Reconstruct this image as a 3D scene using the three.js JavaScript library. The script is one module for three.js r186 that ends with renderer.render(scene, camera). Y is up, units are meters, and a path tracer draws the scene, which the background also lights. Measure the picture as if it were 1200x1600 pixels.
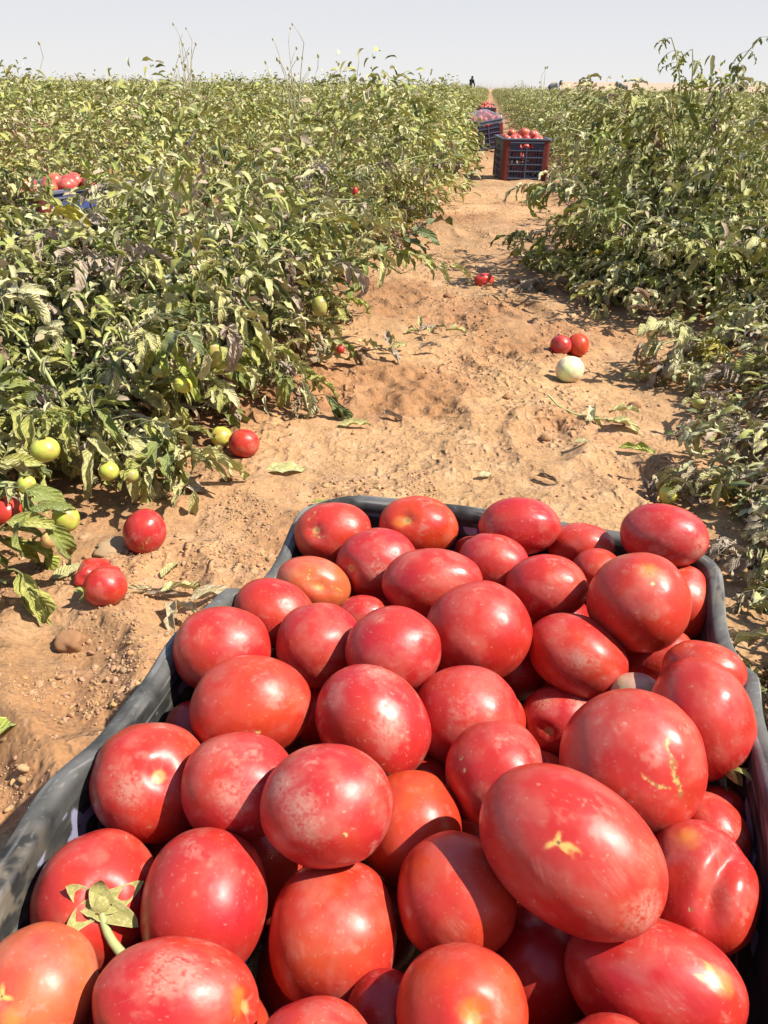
import * as THREE from 'three';
import { mergeGeometries, mergeVertices } from 'three/addons/utils/BufferGeometryUtils.js';
import { MarchingCubes } from 'three/addons/objects/MarchingCubes.js';

// ------------------------------------------------------------------ camera, sky, sun, exposure
const scene = new THREE.Scene();
const camera = new THREE.PerspectiveCamera(66, 3 / 4, 0.02, 4000);
camera.position.set(0, 0.70, 0);
camera.rotation.set(THREE.MathUtils.degToRad(-28.3), 0, THREE.MathUtils.degToRad(1.0), 'XYZ');
scene.add(camera);

const renderer = new THREE.WebGLRenderer({ antialias: true });
renderer.toneMapping = THREE.LinearToneMapping;
renderer.toneMappingExposure = 1.85;
renderer.shadowMap.enabled = true;

const SUN_DIR = new THREE.Vector3(0.62, 0.77, 0.12).normalize();
{
  const w = 512, h = 512, d = new Float32Array(w * h * 4);
  for (let j = 0; j < h; j++) {
    const el = ((j + 0.5) / h - 0.5) * Math.PI;                     // bottom row looks down
    for (let i = 0; i < w; i++) {
      const az = ((i + 0.5) / w - 0.5) * 2 * Math.PI;
      const dir = [Math.cos(el) * Math.cos(az), Math.sin(el), Math.cos(el) * Math.sin(az)];
      const up = Math.max(0, Math.sin(el)), k = Math.pow(1 - up, 3.2), q = Math.pow(1 - up, 2.2);
      const near = Math.max(0, dir[0] * SUN_DIR.x + dir[1] * SUN_DIR.y + dir[2] * SUN_DIR.z);
      const glow = 0.12 * Math.pow(near, 6);
      const z = [0.10, 0.175, 0.34], m = [0.26, 0.325, 0.45], z0 = [0.475, 0.468, 0.460];
      for (let c = 0; c < 3; c++) {
        let v = (z[c] * (1 - q) + m[c] * q) * (1 - k) + z0[c] * k + glow * [1, 0.95, 0.85][c];
        if (el < -0.02) v = [0.34, 0.25, 0.15][c]; else if (el < 0) v = z0[c];
        d[(j * w + i) * 4 + c] = v;
      }
      d[(j * w + i) * 4 + 3] = 1;
    }
  }
  const sky = new THREE.DataTexture(d, w, h, THREE.RGBAFormat, THREE.FloatType);
  sky.mapping = THREE.EquirectangularReflectionMapping;
  sky.magFilter = sky.minFilter = THREE.LinearFilter;
  sky.needsUpdate = true;
  scene.background = sky; scene.environment = sky;
}
const sun = new THREE.DirectionalLight(new THREE.Color().setRGB(1, 0.945, 0.83), 5);
sun.position.copy(SUN_DIR).multiplyScalar(30).add(new THREE.Vector3(0.5, 0, -4));
sun.target.position.set(0.5, 0, -4);
sun.castShadow = true; sun.shadow.mapSize.set(4096, 4096);
Object.assign(sun.shadow.camera, { left: -12, right: 12, top: 12, bottom: -12, near: 1, far: 80 });
scene.add(sun, sun.target);

// ------------------------------------------------------------------ helpers
function rngOf(seed) {
  let a = seed >>> 0;
  return () => { a = (a + 0x6D2B79F5) | 0; let t = Math.imul(a ^ (a >>> 15), 1 | a); t = (t + Math.imul(t ^ (t >>> 7), 61 | t)) ^ t; return ((t ^ (t >>> 14)) >>> 0) / 4294967296; };
}
const R = rngOf(20240611);
const U = (a, b, r = R) => a + (b - a) * r();
const clamp = (v, a = 0, b = 1) => Math.min(b, Math.max(a, v));
const smooth = (a, b, v) => { const t = clamp((v - a) / (b - a)); return t * t * (3 - 2 * t); };
const mix = (a, b, t) => a + (b - a) * t;
function hash3(x, y, z) {
  let h = Math.imul(x, 374761393) + Math.imul(y, 668265263) + Math.imul(z, 1274126177);
  h = Math.imul(h ^ (h >>> 13), 1274126177); h ^= h >>> 16;
  return (h >>> 0) / 4294967296;
}
function noise3(x, y, z) {
  const xi = Math.floor(x), yi = Math.floor(y), zi = Math.floor(z);
  let fx = x - xi, fy = y - yi, fz = z - zi;
  fx = fx * fx * (3 - 2 * fx); fy = fy * fy * (3 - 2 * fy); fz = fz * fz * (3 - 2 * fz);
  const a = mix(hash3(xi, yi, zi), hash3(xi + 1, yi, zi), fx), b = mix(hash3(xi, yi + 1, zi), hash3(xi + 1, yi + 1, zi), fx);
  const c = mix(hash3(xi, yi, zi + 1), hash3(xi + 1, yi, zi + 1), fx), d = mix(hash3(xi, yi + 1, zi + 1), hash3(xi + 1, yi + 1, zi + 1), fx);
  return mix(mix(a, b, fy), mix(c, d, fy), fz);
}
function fbm(x, y, z, o = 4) { let s = 0, a = 0.5, n = 0; for (let i = 0; i < o; i++) { s += a * noise3(x, y, z); n += a; a *= 0.5; x *= 2.03; y *= 2.03; z *= 2.03; } return s / n; }
// noise that repeats every p cells
function pnoise(x, y, p, s) {
  const xi = Math.floor(x), yi = Math.floor(y); let fx = x - xi, fy = y - yi;
  fx = fx * fx * (3 - 2 * fx); fy = fy * fy * (3 - 2 * fy);
  const m = (v) => ((v % p) + p) % p;
  return mix(mix(hash3(m(xi), m(yi), s), hash3(m(xi + 1), m(yi), s), fx), mix(hash3(m(xi), m(yi + 1), s), hash3(m(xi + 1), m(yi + 1), s), fx), fy);
}
const names = new Map();
function numbered(name) { const n = names.get(name) || 0; names.set(name, n + 1); return n ? `${name}_${String(n).padStart(3, '0')}` : name; }
function finish(o) { o.castShadow = true; o.receiveShadow = true; return o; }
function tag(o, label, category, group, kind) {
  if (label) o.userData.label = label; if (category) o.userData.category = category;
  if (group) o.userData.group = group; if (kind) o.userData.kind = kind;
  return o;
}
function thing(name, label, category, pos, group) {
  const o = new THREE.Group(); o.name = numbered(name); scene.add(o);
  if (pos) o.position.set(...pos);
  return tag(o, label, category, group);
}
function meshThing(name, geo, mat, label, category, group) {
  const o = finish(new THREE.Mesh(geo, mat)); o.name = numbered(name); scene.add(o);
  return tag(o, label, category, group);
}
function part(name, geo, mat, parent) { const o = finish(new THREE.Mesh(geo, mat)); o.name = name; parent.add(o); return o; }
const lin = (r, g, b) => new THREE.Color().setRGB(r, g, b);
const V = (x, y, z) => new THREE.Vector3(x, y, z);
function grid(nu, nv, f, closeU = false) {          // a sheet of nu x nv points f(i, j) -> [x, y, z, u, v]
  const p = [], uv = [], ix = [];
  for (let i = 0; i < nu; i++) for (let j = 0; j < nv; j++) { const q = f(i, j); p.push(q[0], q[1], q[2]); uv.push(q[3] ?? 0, q[4] ?? 0); }
  for (let i = 0; i + 1 < nu; i++) for (let j = 0; j + 1 < nv; j++) { const a = i * nv + j, b = a + nv; ix.push(a, b, a + 1, b, b + 1, a + 1); }
  const g = new THREE.BufferGeometry();
  g.setAttribute('position', new THREE.Float32BufferAttribute(p, 3)); g.setAttribute('uv', new THREE.Float32BufferAttribute(uv, 2));
  g.setIndex(ix); g.computeVertexNormals();
  return g;
}
function tube(points, r0, r1, sides = 5) {
  const n = points.length, fr = [];
  for (let i = 0; i < n; i++) {
    const t = V().subVectors(points[Math.min(n - 1, i + 1)], points[Math.max(0, i - 1)]).normalize();
    const a = Math.abs(t.y) > 0.9 ? V(1, 0, 0) : V(0, 1, 0), s = V().crossVectors(t, a).normalize(), u = V().crossVectors(s, t);
    fr.push([s, u]);
  }
  return grid(n, sides + 1, (i, j) => {
    const r = mix(r0, r1, i / (n - 1)), a = -j / sides * Math.PI * 2, q = points[i], [s, u] = fr[i];
    return [q.x + r * (Math.cos(a) * s.x + Math.sin(a) * u.x), q.y + r * (Math.cos(a) * s.y + Math.sin(a) * u.y), q.z + r * (Math.cos(a) * s.z + Math.sin(a) * u.z), j / sides, i / (n - 1)];
  });
}
function dataMap(w, h, f, srgb = true, wrap = true) {   // f(x, y) -> linear rgb
  const d = new Uint8Array(w * h * 4), enc = (v) => srgb ? (v <= 0.0031308 ? v * 12.92 : 1.055 * Math.pow(v, 1 / 2.4) - 0.055) : v;
  for (let j = 0; j < h; j++) for (let i = 0; i < w; i++) {
    const c = f(i / w, j / h), k = (j * w + i) * 4;
    d[k] = clamp(enc(clamp(c[0]))) * 255; d[k + 1] = clamp(enc(clamp(c[1]))) * 255; d[k + 2] = clamp(enc(clamp(c[2]))) * 255; d[k + 3] = 255;
  }
  const t = new THREE.DataTexture(d, w, h, THREE.RGBAFormat, THREE.UnsignedByteType);
  t.magFilter = THREE.LinearFilter; t.minFilter = THREE.LinearMipmapLinearFilter; t.generateMipmaps = true;
  if (wrap) t.wrapS = t.wrapT = THREE.RepeatWrapping;
  t.colorSpace = srgb ? THREE.SRGBColorSpace : THREE.NoColorSpace; t.needsUpdate = true;
  return t;
}

// ------------------------------------------------------------------ ground
const pathX = (z) => 0.12 - 0.11 * z;                 // middle of the picked path, running away from the viewer
const ROW = 1.5;
function groundY(x, z) {
  const s = (x - pathX(z)) / ROW;
  let y = 0.030 * (0.5 - 0.5 * Math.cos(s * 2 * Math.PI)) + 0.020 * Math.exp(-Math.pow((s - 0.02) / 0.16, 2));
  const near = 1 - smooth(10, 30, Math.hypot(x, z));
  if (near > 0) {
    y += near * (0.050 * (fbm(x * 1.7 + 9, 3, z * 1.7) - 0.5) + 0.032 * (fbm(x * 6 + 2, 7, z * 6, 3) - 0.5));
    const rough = smooth(0.45, 0.72, fbm(x * 2.6 + 31, 5, z * 2.6 + 4, 3));
    y += near * rough * 0.034 * (fbm(x * 26, 1, z * 26, 4) - 0.45);
    y += near * 0.009 * (fbm(x * 30, 8, z * 30, 3) - 0.5);
    if (x * x + z * z < 16) { const cr = noise3(x * 75, 4, z * 75), c2 = noise3(x * 38 + 5, 6, z * 38); y += (0.25 + 0.75 * rough) * (0.0060 * smooth(0.40, 0.85, c2) + 0.0040 * smooth(0.40, 0.85, cr)) - 0.003 * smooth(0.70, 0.88, noise3(x * 28 + 3, 9, z * 28)); }
    // trodden footprints and a soft bank by the crate
    for (const [fx, fz, a, l, w, dep] of PRINTS) {
      const dx = x - fx, dz = z - fz; if (dx * dx + dz * dz > 0.06) continue;
      const u = (dx * Math.cos(a) + dz * Math.sin(a)) / l, v = (-dx * Math.sin(a) + dz * Math.cos(a)) / w, q = u * u + v * v;
      y += dep * (-Math.exp(-q * q) + 0.55 * Math.exp(-Math.pow((q - 1.9) / 0.8, 2)));
    }
  }
  return y;
}
const PRINTS = [[-0.40, -0.80, 1.0, 0.12, 0.06, 0.022], [-0.31, -0.98, 1.3, 0.10, 0.045, 0.014], [-0.46, -0.62, 0.7, 0.12, 0.055, 0.018], [0.12, -1.75, 1.4, 0.13, 0.055, 0.010], [0.33, -2.15, 1.2, 0.13, 0.055, 0.012], [0.36, -1.62, 1.7, 0.12, 0.06, 0.016], [0.05, -2.9, 1.4, 0.13, 0.06, 0.012], [0.48, -2.75, 1.2, 0.14, 0.06, 0.016], [0.28, -3.6, 1.5, 0.14, 0.06, 0.014], [0.53, -1.40, 1.1, 0.12, 0.06, 0.016], [0.45, -4.4, 1.3, 0.14, 0.06, 0.016], [0.62, -1.72, 0.6, 0.11, 0.05, 0.014], [-0.12, -1.30, 0.4, 0.11, 0.05, 0.010]];
{
  const xs = [], zs = [];
  let x = -1.0; while (x < 1.15) { xs.push(x); x += 0.0075; }
  let st = 0.015; while (x < 1500) { xs.push(x); x += st; st *= 1.06; }
  x = -1.0 - 0.015; st = 0.015; while (x > -1500) { xs.unshift(x); x -= st; st *= 1.06; }
  let z = -0.25; while (z > -2.3) { zs.push(z); z -= 0.0075; }
  st = 0.0075; while (z > -2500) { zs.push(z); z -= st; st *= 1.022; }
  z = -0.24; st = 0.015; while (z < 60) { zs.unshift(z); z += st; st *= 1.3; }
  const nx = xs.length, nz = zs.length, P = new Float32Array(nx * nz * 3), UV = new Float32Array(nx * nz * 2), C = new Float32Array(nx * nz * 3), ix = [];
  for (let j = 0; j < nz; j++) for (let i = 0; i < nx; i++) {
    const k = j * nx + i, X = xs[i], Z = zs[j];
    P[k * 3] = X; P[k * 3 + 1] = groundY(X, Z); P[k * 3 + 2] = Z;
    UV[k * 2] = X / 1.9 + 0.02 * Math.sin(Z); UV[k * 2 + 1] = Z / 1.9;
    const s = (X - pathX(Z)) / ROW, bed = smooth(0.22, 0.5, Math.abs(s - Math.round(s)));
    const a = fbm(X * 1.3 + 5, 2, Z * 1.3, 4), b = fbm(X * 6, 12, Z * 6, 3), loose = smooth(0.45, 0.72, fbm(X * 2.6 + 31, 5, Z * 2.6 + 4, 3));
    const t = 0.84 + 0.34 * (a - 0.5) + 0.22 * (b - 0.5) - 0.19 * loose - 0.10 * bed;
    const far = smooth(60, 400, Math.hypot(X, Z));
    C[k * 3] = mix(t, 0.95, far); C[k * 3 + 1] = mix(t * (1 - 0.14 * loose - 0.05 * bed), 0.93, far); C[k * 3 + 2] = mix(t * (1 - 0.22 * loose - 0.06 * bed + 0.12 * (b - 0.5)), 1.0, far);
  }
  for (let j = 0; j + 1 < nz; j++) for (let i = 0; i + 1 < nx; i++) { const a = j * nx + i, b = a + nx; ix.push(a, a + 1, b, b, a + 1, b + 1); }
  const g = new THREE.BufferGeometry();
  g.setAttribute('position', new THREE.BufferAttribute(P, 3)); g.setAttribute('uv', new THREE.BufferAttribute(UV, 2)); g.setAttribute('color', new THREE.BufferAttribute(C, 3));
  g.setIndex(ix); g.computeVertexNormals();
  const N = 1536, hgt = new Float32Array(N * N);
  for (let j = 0; j < N; j++) for (let i = 0; i < N; i++) {
    const u = i / N, v = j / N;
    let h = 0, a = 0.5; for (let o = 0, p = 24; o < 6; o++, p *= 2) { h += a * pnoise(u * p, v * p, p, o); a *= 0.78; }
    const pit = smooth(0.66, 0.9, pnoise(u * 90, v * 90, 90, 41)) * pnoise(u * 17, v * 17, 17, 42);
    const cr = smooth(0.6, 0.8, pnoise(u * 14, v * 14, 14, 45)) * smooth(0.55, 0.95, pnoise(u * 150, v * 150, 150, 44));
    const cl1 = smooth(0.40, 0.80, pnoise(u * 110, v * 110, 110, 51)), cl2 = smooth(0.40, 0.80, pnoise(u * 230, v * 230, 230, 52)), ar = smooth(0.38, 0.66, pnoise(u * 11, v * 11, 11, 53));
    hgt[j * N + i] = h * 0.44 + 0.5 * cr - 0.4 * pit + ar * (0.15 * cl1 + 0.14 * cl2);
  }
  const at = (u, v) => hgt[Math.min(N - 1, Math.floor(v * N)) * N + Math.min(N - 1, Math.floor(u * N))];
  const bump = dataMap(N, N, (u, v) => { const h = clamp(at(u, v) * 0.62); return [h, h, h]; }, false);
  const map = dataMap(N, N, (u, v) => {
    const h = at(u, v), grain = pnoise(u * 700, v * 700, 700, 9), lite = smooth(0.62, 0.82, pnoise(u * 40, v * 40, 40, 13)), peb = smooth(0.90, 0.97, pnoise(u * 260, v * 260, 260, 17));
    const t = 0.82 + 0.40 * (h - 0.72) + 0.30 * (grain - 0.5) + 0.06 * lite;
    return [0.60 * t + 0.05 * peb, 0.338 * t * (1 + 0.05 * lite) + 0.06 * peb, 0.155 * t * (1 + 0.14 * lite) + 0.07 * peb];
  });
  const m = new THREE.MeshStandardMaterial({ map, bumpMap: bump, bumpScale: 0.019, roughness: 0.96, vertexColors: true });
  tag(meshThing('ground', g, m), 'dry orange brown sandy soil of the tomato field', null, null, 'structure');
}
{ // low pale escarpment on the horizon
  const g = grid(160, 7, (i, j) => {
    const t = i / 159, az = mix(9.6, 34, t) * Math.PI / 180, d = 900 + 260 * (j / 6), prof = [0, 0.55, 0.9, 1, 1, 1, 1][j];
    const hgt = (8.2 + 1.5 * fbm(t * 9, 1, j * 0.3) - 0.8) * smooth(0, 0.025, t) * prof * (1 + 0.3 * (j > 3 ? (j - 3) / 3 : 0));
    return [Math.sin(az) * d, hgt - 0.05, -Math.cos(az) * d, t * 40, j];
  });
  const m = new THREE.MeshStandardMaterial({ color: lin(0.40, 0.28, 0.19), roughness: 1 });
  tag(meshThing('hill', g, m), 'low flat sandy escarpment along the horizon', null, null, 'structure');
}

// ------------------------------------------------------------------ leaves
const leafMap = dataMap(128, 256, (u, v) => {
  const s = Math.abs(u - 0.5) * 2, mid = 1 - smooth(0.03, 0.09, s), ph = v * 8 - s * 2.4, fr = Math.abs(ph - Math.round(ph)), vein = (1 - smooth(0.05, 0.16, fr)) * (1 - s * 0.5);
  const cell = noise3(u * 18, v * 36, 3), dust = smooth(0.42, 0.75, fbm(u * 7, v * 14, 11, 4)), rim = smooth(0.86, 1, s);
  const t = 0.60 + 0.16 * (cell - 0.5) + 0.16 * Math.max(mid, vein * 0.7) + 0.20 * dust + 0.14 * rim;
  return [t * (1 + 0.07 * dust), t, t * (0.86 + 0.30 * dust + 0.2 * rim)];
}, true, false);
const leafBump = dataMap(128, 256, (u, v) => {
  const s = Math.abs(u - 0.5) * 2, mid = 1 - smooth(0.03, 0.12, s), ph = v * 8 - s * 2.4, fr = Math.abs(ph - Math.round(ph));
  const h = clamp(0.25 + 1.1 * fr + 0.25 * noise3(u * 30, v * 60, 7) - 0.4 * mid); return [h, h, h];
}, false, false);
const leafMat = (r, g, b, tr = 0.22) => new THREE.MeshPhysicalMaterial({ color: lin(r, g, b), map: leafMap, bumpMap: leafBump, bumpScale: 0.0022, roughness: 0.74, transmission: tr, thickness: 0, side: THREE.DoubleSide });
const LM = {
  fresh: leafMat(0.29, 0.33, 0.060), dark: leafMat(0.16, 0.19, 0.038), olive: leafMat(0.50, 0.495, 0.115), dusty: leafMat(0.65, 0.61, 0.25), pale: leafMat(0.80, 0.75, 0.41),
  yellow: leafMat(0.62, 0.53, 0.07), lime: leafMat(0.46, 0.52, 0.08), brown: leafMat(0.33, 0.20, 0.11, 0.15), dry: leafMat(0.56, 0.44, 0.33, 0.15), straw: leafMat(0.60, 0.49, 0.29, 0.2),
};
const stemMat = new THREE.MeshStandardMaterial({ color: lin(0.33, 0.36, 0.15), roughness: 0.8 });
const dryStemMat = new THREE.MeshStandardMaterial({ color: lin(0.45, 0.36, 0.24), roughness: 0.9 });
const greenStemMat = new THREE.MeshStandardMaterial({ color: lin(0.40, 0.44, 0.16), roughness: 0.75 });

function leaflet(L, W, o, r = R) {
  const nu = o.nu || 8, nv = o.nv || 5, ph = r() * 9, twist = (r() - 0.5) * (o.twist ?? 0.8), asym = 1 + (r() - 0.5) * 0.5;
  let px = 0, py = 0, last = 0; const cen = [];
  for (let i = 0; i < nu; i++) { const t = i / (nu - 1), p = (o.droop ?? 0.6) * (t * t * 0.7 + t * 0.3) - (o.lift ?? 0.1); if (i) { px += Math.cos(last) * L / (nu - 1); py -= Math.sin(last) * L / (nu - 1); } last = p; cen.push([px, py, p]); }
  return grid(nu, nv, (i, j) => {
    const t = i / (nu - 1), s = (j / (nv - 1)) * 2 - 1;
    const prof = Math.pow(t, 0.5) * Math.pow(1 - t, 0.72) * 1.9 + 0.02;
    const lobe = 1 + (nu > 4 ? 0.20 * Math.sin(t * 17 + ph + (s > 0 ? 1.4 : 0)) * Math.sin(Math.PI * t) : 0);
    const hw = W * 0.5 * prof * lobe, c = (o.curl ?? 0.8) * (0.55 + 0.45 * Math.sin(Math.PI * t)) * (s > 0 ? asym : 2 - asym), a = s * c;
    let side = Math.abs(c) > 0.05 ? hw * Math.sin(a) / c : hw * s, up = Math.abs(c) > 0.05 ? hw * (1 - Math.cos(a)) / c : 0;
    up += (o.ripple ?? 0.05) * L * (Math.sin(t * 15 + ph + s * 2.6) * Math.abs(s) + 0.5 * Math.sin(t * 27 + ph * 3) * Math.cos(s * 4 + ph));
    const tw = twist * t, sd = side * Math.cos(tw) - up * Math.sin(tw), u2 = side * Math.sin(tw) + up * Math.cos(tw), [cx, cy, p] = cen[i];
    return [cx + Math.sin(p) * u2, cy + Math.cos(p) * u2, sd, j / (nv - 1), t];
  });
}
// a compound leaf along +x with its face up
function compoundLeaf(o, r = R) {
  const L = o.length, pts = [], geos = []; let x = 0, y = 0, p = -(o.rise ?? 0.3);
  const n = 7; for (let i = 0; i <= n; i++) { pts.push(V(x, y, 0.010 * Math.sin(i * 1.3 + r() * 0.6))); x += Math.cos(p) * L / n; y -= Math.sin(p) * L / n; p += (o.bend ?? 0.7) / n; }
  const rc = tube(pts, 0.0019, 0.0010, 3); geos.push(rc);
  const place = (g, at, yaw, pitch, roll) => { const m = new THREE.Matrix4().makeRotationFromEuler(new THREE.Euler(roll, yaw, pitch, 'YZX')); m.setPosition(at); g.applyMatrix4(m); geos.push(g); };
  const pairs = o.pairs;
  for (let k = 0; k < pairs; k++) {
    const t = 0.38 + 0.52 * (k + 0.5) / pairs, f = t * n, i = Math.floor(f), at = pts[i].clone().lerp(pts[Math.min(n, i + 1)], f - i);
    for (const s of [-1, 1]) {
      if (r() < 0.10) continue;
      const ll = o.leaf * (0.78 + 0.4 * r()) * (k === 0 && pairs > 2 ? 0.75 : 1);
      place(leaflet(ll, ll * (0.42 + 0.20 * r()), { ...o.opt, curl: o.opt.curl * (0.6 + 0.8 * r()), droop: o.opt.droop * (0.5 + 1.1 * r()) }, r), at, s * (1.15 + 0.45 * (r() - 0.5)), -0.25 - 0.7 * r() * o.sag, s * (0.15 + 0.5 * r()));
      if (r() < 0.3) { const sm = o.leaf * 0.3; place(leaflet(sm, sm * 0.6, { ...o.opt, nu: 5, nv: 3 }, r), at.clone().add(V(-0.012, 0, 0)), s * 1.3, -0.2, 0.2); }
    }
  }
  const ll = o.leaf * (1.05 + 0.35 * r());
  place(leaflet(ll, ll * 0.52, o.opt, r), pts[n], (r() - 0.5) * 0.5, -p + 0.2 - 0.5 * r() * o.sag, (r() - 0.5) * 0.6);
  return mergeGeometries(geos);
}
const LEAF = { open: [], rolled: [], limp: [], dead: [] };
const sprigs = [];
for (let i = 0; i < 8; i++) LEAF.open.push(compoundLeaf({ length: U(0.12, 0.17), leaf: U(0.062, 0.080), pairs: i % 3 ? 2 : 3, sag: 1.0, bend: U(0.6, 1.3), opt: { curl: U(0.8, 1.5), droop: 1.0, ripple: 0.06 } }));
for (let i = 0; i < 8; i++) LEAF.rolled.push(compoundLeaf({ length: U(0.11, 0.16), leaf: U(0.060, 0.078), pairs: i % 3 ? 2 : 3, sag: 1.0, bend: U(0.7, 1.5), opt: { curl: U(1.8, 2.8), droop: 1.1, ripple: 0.065, twist: 1.2 } }));
for (let i = 0; i < 5; i++) LEAF.limp.push(compoundLeaf({ length: U(0.10, 0.14), leaf: U(0.066, 0.086), pairs: 2, sag: 1.8, rise: 0.1, bend: U(1.3, 2.0), opt: { curl: U(1.0, 2.2), droop: 1.3, ripple: 0.06, twist: 1.6 } }));
for (let i = 0; i < 5; i++) LEAF.dead.push(compoundLeaf({ length: U(0.08, 0.12), leaf: U(0.050, 0.066), pairs: 2, sag: 2.2, rise: 0, bend: U(1.6, 2.4), opt: { curl: U(2.2, 3.2), droop: 2.2, ripple: 0.12, twist: 2.8 } }));

const pick = (a, r = R) => a[Math.floor(r() * a.length)];
function weighted(w, r = R) { let s = 0; for (const k in w) s += w[k]; let q = r() * s; for (const k in w) { q -= w[k]; if (q <= 0) return k; } return Object.keys(w)[0]; }
const MIX = {
  left: { olive: 3.4, dusty: 3.6, pale: 1.5, fresh: 2.0, dark: 1.2, lime: 0.45, yellow: 0.25, dry: 0.9, brown: 0.35 },
  right: { olive: 4.2, fresh: 2.4, dusty: 3.2, dark: 0.8, pale: 1.7, lime: 0.8, yellow: 0.3, dry: 0.2, brown: 0.15 },
  sick: { dusty: 2.2, dry: 2.0, olive: 1.6, brown: 1.0, straw: 1.0, yellow: 0.6, pale: 1.0, fresh: 0.5 },
};
const KIND = { left: { open: 1.0, rolled: 4.2, limp: 3.0, dead: 1.2 }, right: { open: 1.8, rolled: 4.0, limp: 2.0, dead: 0.4 }, sick: { rolled: 3, limp: 2, dead: 2.2, open: 1 } };
function stemPath(base, az, el, len, hmax, r) {
  const pts = [base.clone()], n = 9; let p = base.clone(), a = az, e = el;
  for (let i = 0; i < n; i++) {
    const d = V(Math.cos(e) * Math.cos(a), Math.sin(e), Math.cos(e) * Math.sin(a)); p = p.clone().addScaledVector(d, len / n);
    const g = groundY(p.x, p.z); if (p.y < g + 0.03) p.y = g + 0.03; if (p.y > base.y + hmax) p.y = base.y + hmax;
    pts.push(p); e -= (0.10 + 0.13 * r()) * (e > -0.5 ? 1 : 0.1); a += (r() - 0.5) * 0.35;
    if (p.y > base.y + hmax * 0.93) e = Math.min(e, 0);
  }
  return pts;
}
// one tomato bush: bent stems from one root, each carrying single compound leaves
function bush(o) {
  const r = rngOf(o.seed), y0 = groundY(o.x, o.z), t = thing('tomato_plant', o.label, 'tomato plant', [o.x, y0, o.z]), base = V(o.x, y0, o.z), kind = o.kind || 'left';
  const count = o.leaves, ns = o.stems, per = Math.ceil(count / ns);
  let made = 0;
  for (let s = 0; s < ns; s++) {
    const az = (s + r()) / ns * Math.PI * 2, up = s % 3 === 0 || o.upright, el = up ? (o.upright ? 1.35 : 1.05) + 0.4 * r() : 0.55 + 0.45 * r();
    const sx = 1 + (o.reach || 0) * Math.max(0, Math.cos(az - (o.towards || 0)));
    const len = (up ? o.H * (1.0 + 0.2 * r()) : o.Rad * (1.05 + 0.45 * r()) * sx);
    const pts = stemPath(base, az, o.flat ? el * o.flat : el, len, o.H * (0.8 + 0.2 * r()), r).map((q) => q.sub(base));
    part('stem', tube(pts, 0.0055, 0.002, 5), kind === 'sick' && r() < 0.6 ? dryStemMat : stemMat, t);
    for (let k = 0; k < per && made < count; k++) {
      const f = (0.16 + 0.84 * Math.pow((k + r()) / per, 0.8)) * (pts.length - 1), i = Math.min(pts.length - 2, Math.floor(f)), at = pts[i].clone().lerp(pts[i + 1], f - i);
      const sd = V().subVectors(pts[i + 1], pts[i]).normalize(), out = V(at.x, 0, at.z); if (out.lengthSq() > 1e-6) out.normalize();
      const phi = k * 2.4 + r() * 1.2, d = V(Math.cos(phi), 0.25 + 0.5 * r(), Math.sin(phi)).addScaledVector(out, 0.7).addScaledVector(sd, 0.5).normalize();
      const wy = base.y + at.y - groundY(base.x + at.x, base.z + at.z);
      if (wy < 0.10) d.y = Math.abs(d.y) + 0.35; d.normalize();
      const up0 = V((r() - 0.5) * 0.9, 1, (r() - 0.5) * 0.9), side = V().crossVectors(d, up0).normalize(), upv = V().crossVectors(side, d);
      const low = wy < 0.16, lk = low && r() < 0.45 ? (r() < 0.5 ? 'limp' : 'dead') : weighted(KIND[kind], r);
      let mk = lk === 'dead' ? pick(['dry', 'dry', 'straw', 'dry', 'brown'], r) : weighted(MIX[kind], r);
      const m = part('leaf', pick(LEAF[lk], r), LM[mk], t), sc = (o.scale || 1) * (0.72 + 0.55 * r());
      m.matrix.makeBasis(d, upv, side).scale(V(sc, sc, sc)).setPosition(at); m.matrix.decompose(m.position, m.quaternion, m.scale);
      made++;
    }
  }
  if (o.tangle) { const g = part('small_leaves', pick(TANGLE, r), crownMat, t); g.scale.set(o.Rad / 0.40, o.H / 0.5 * 0.92, o.Rad / 0.40); g.rotation.y = r() * 6.28; g.userData.kind = 'stuff'; }
  return t;
}

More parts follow.
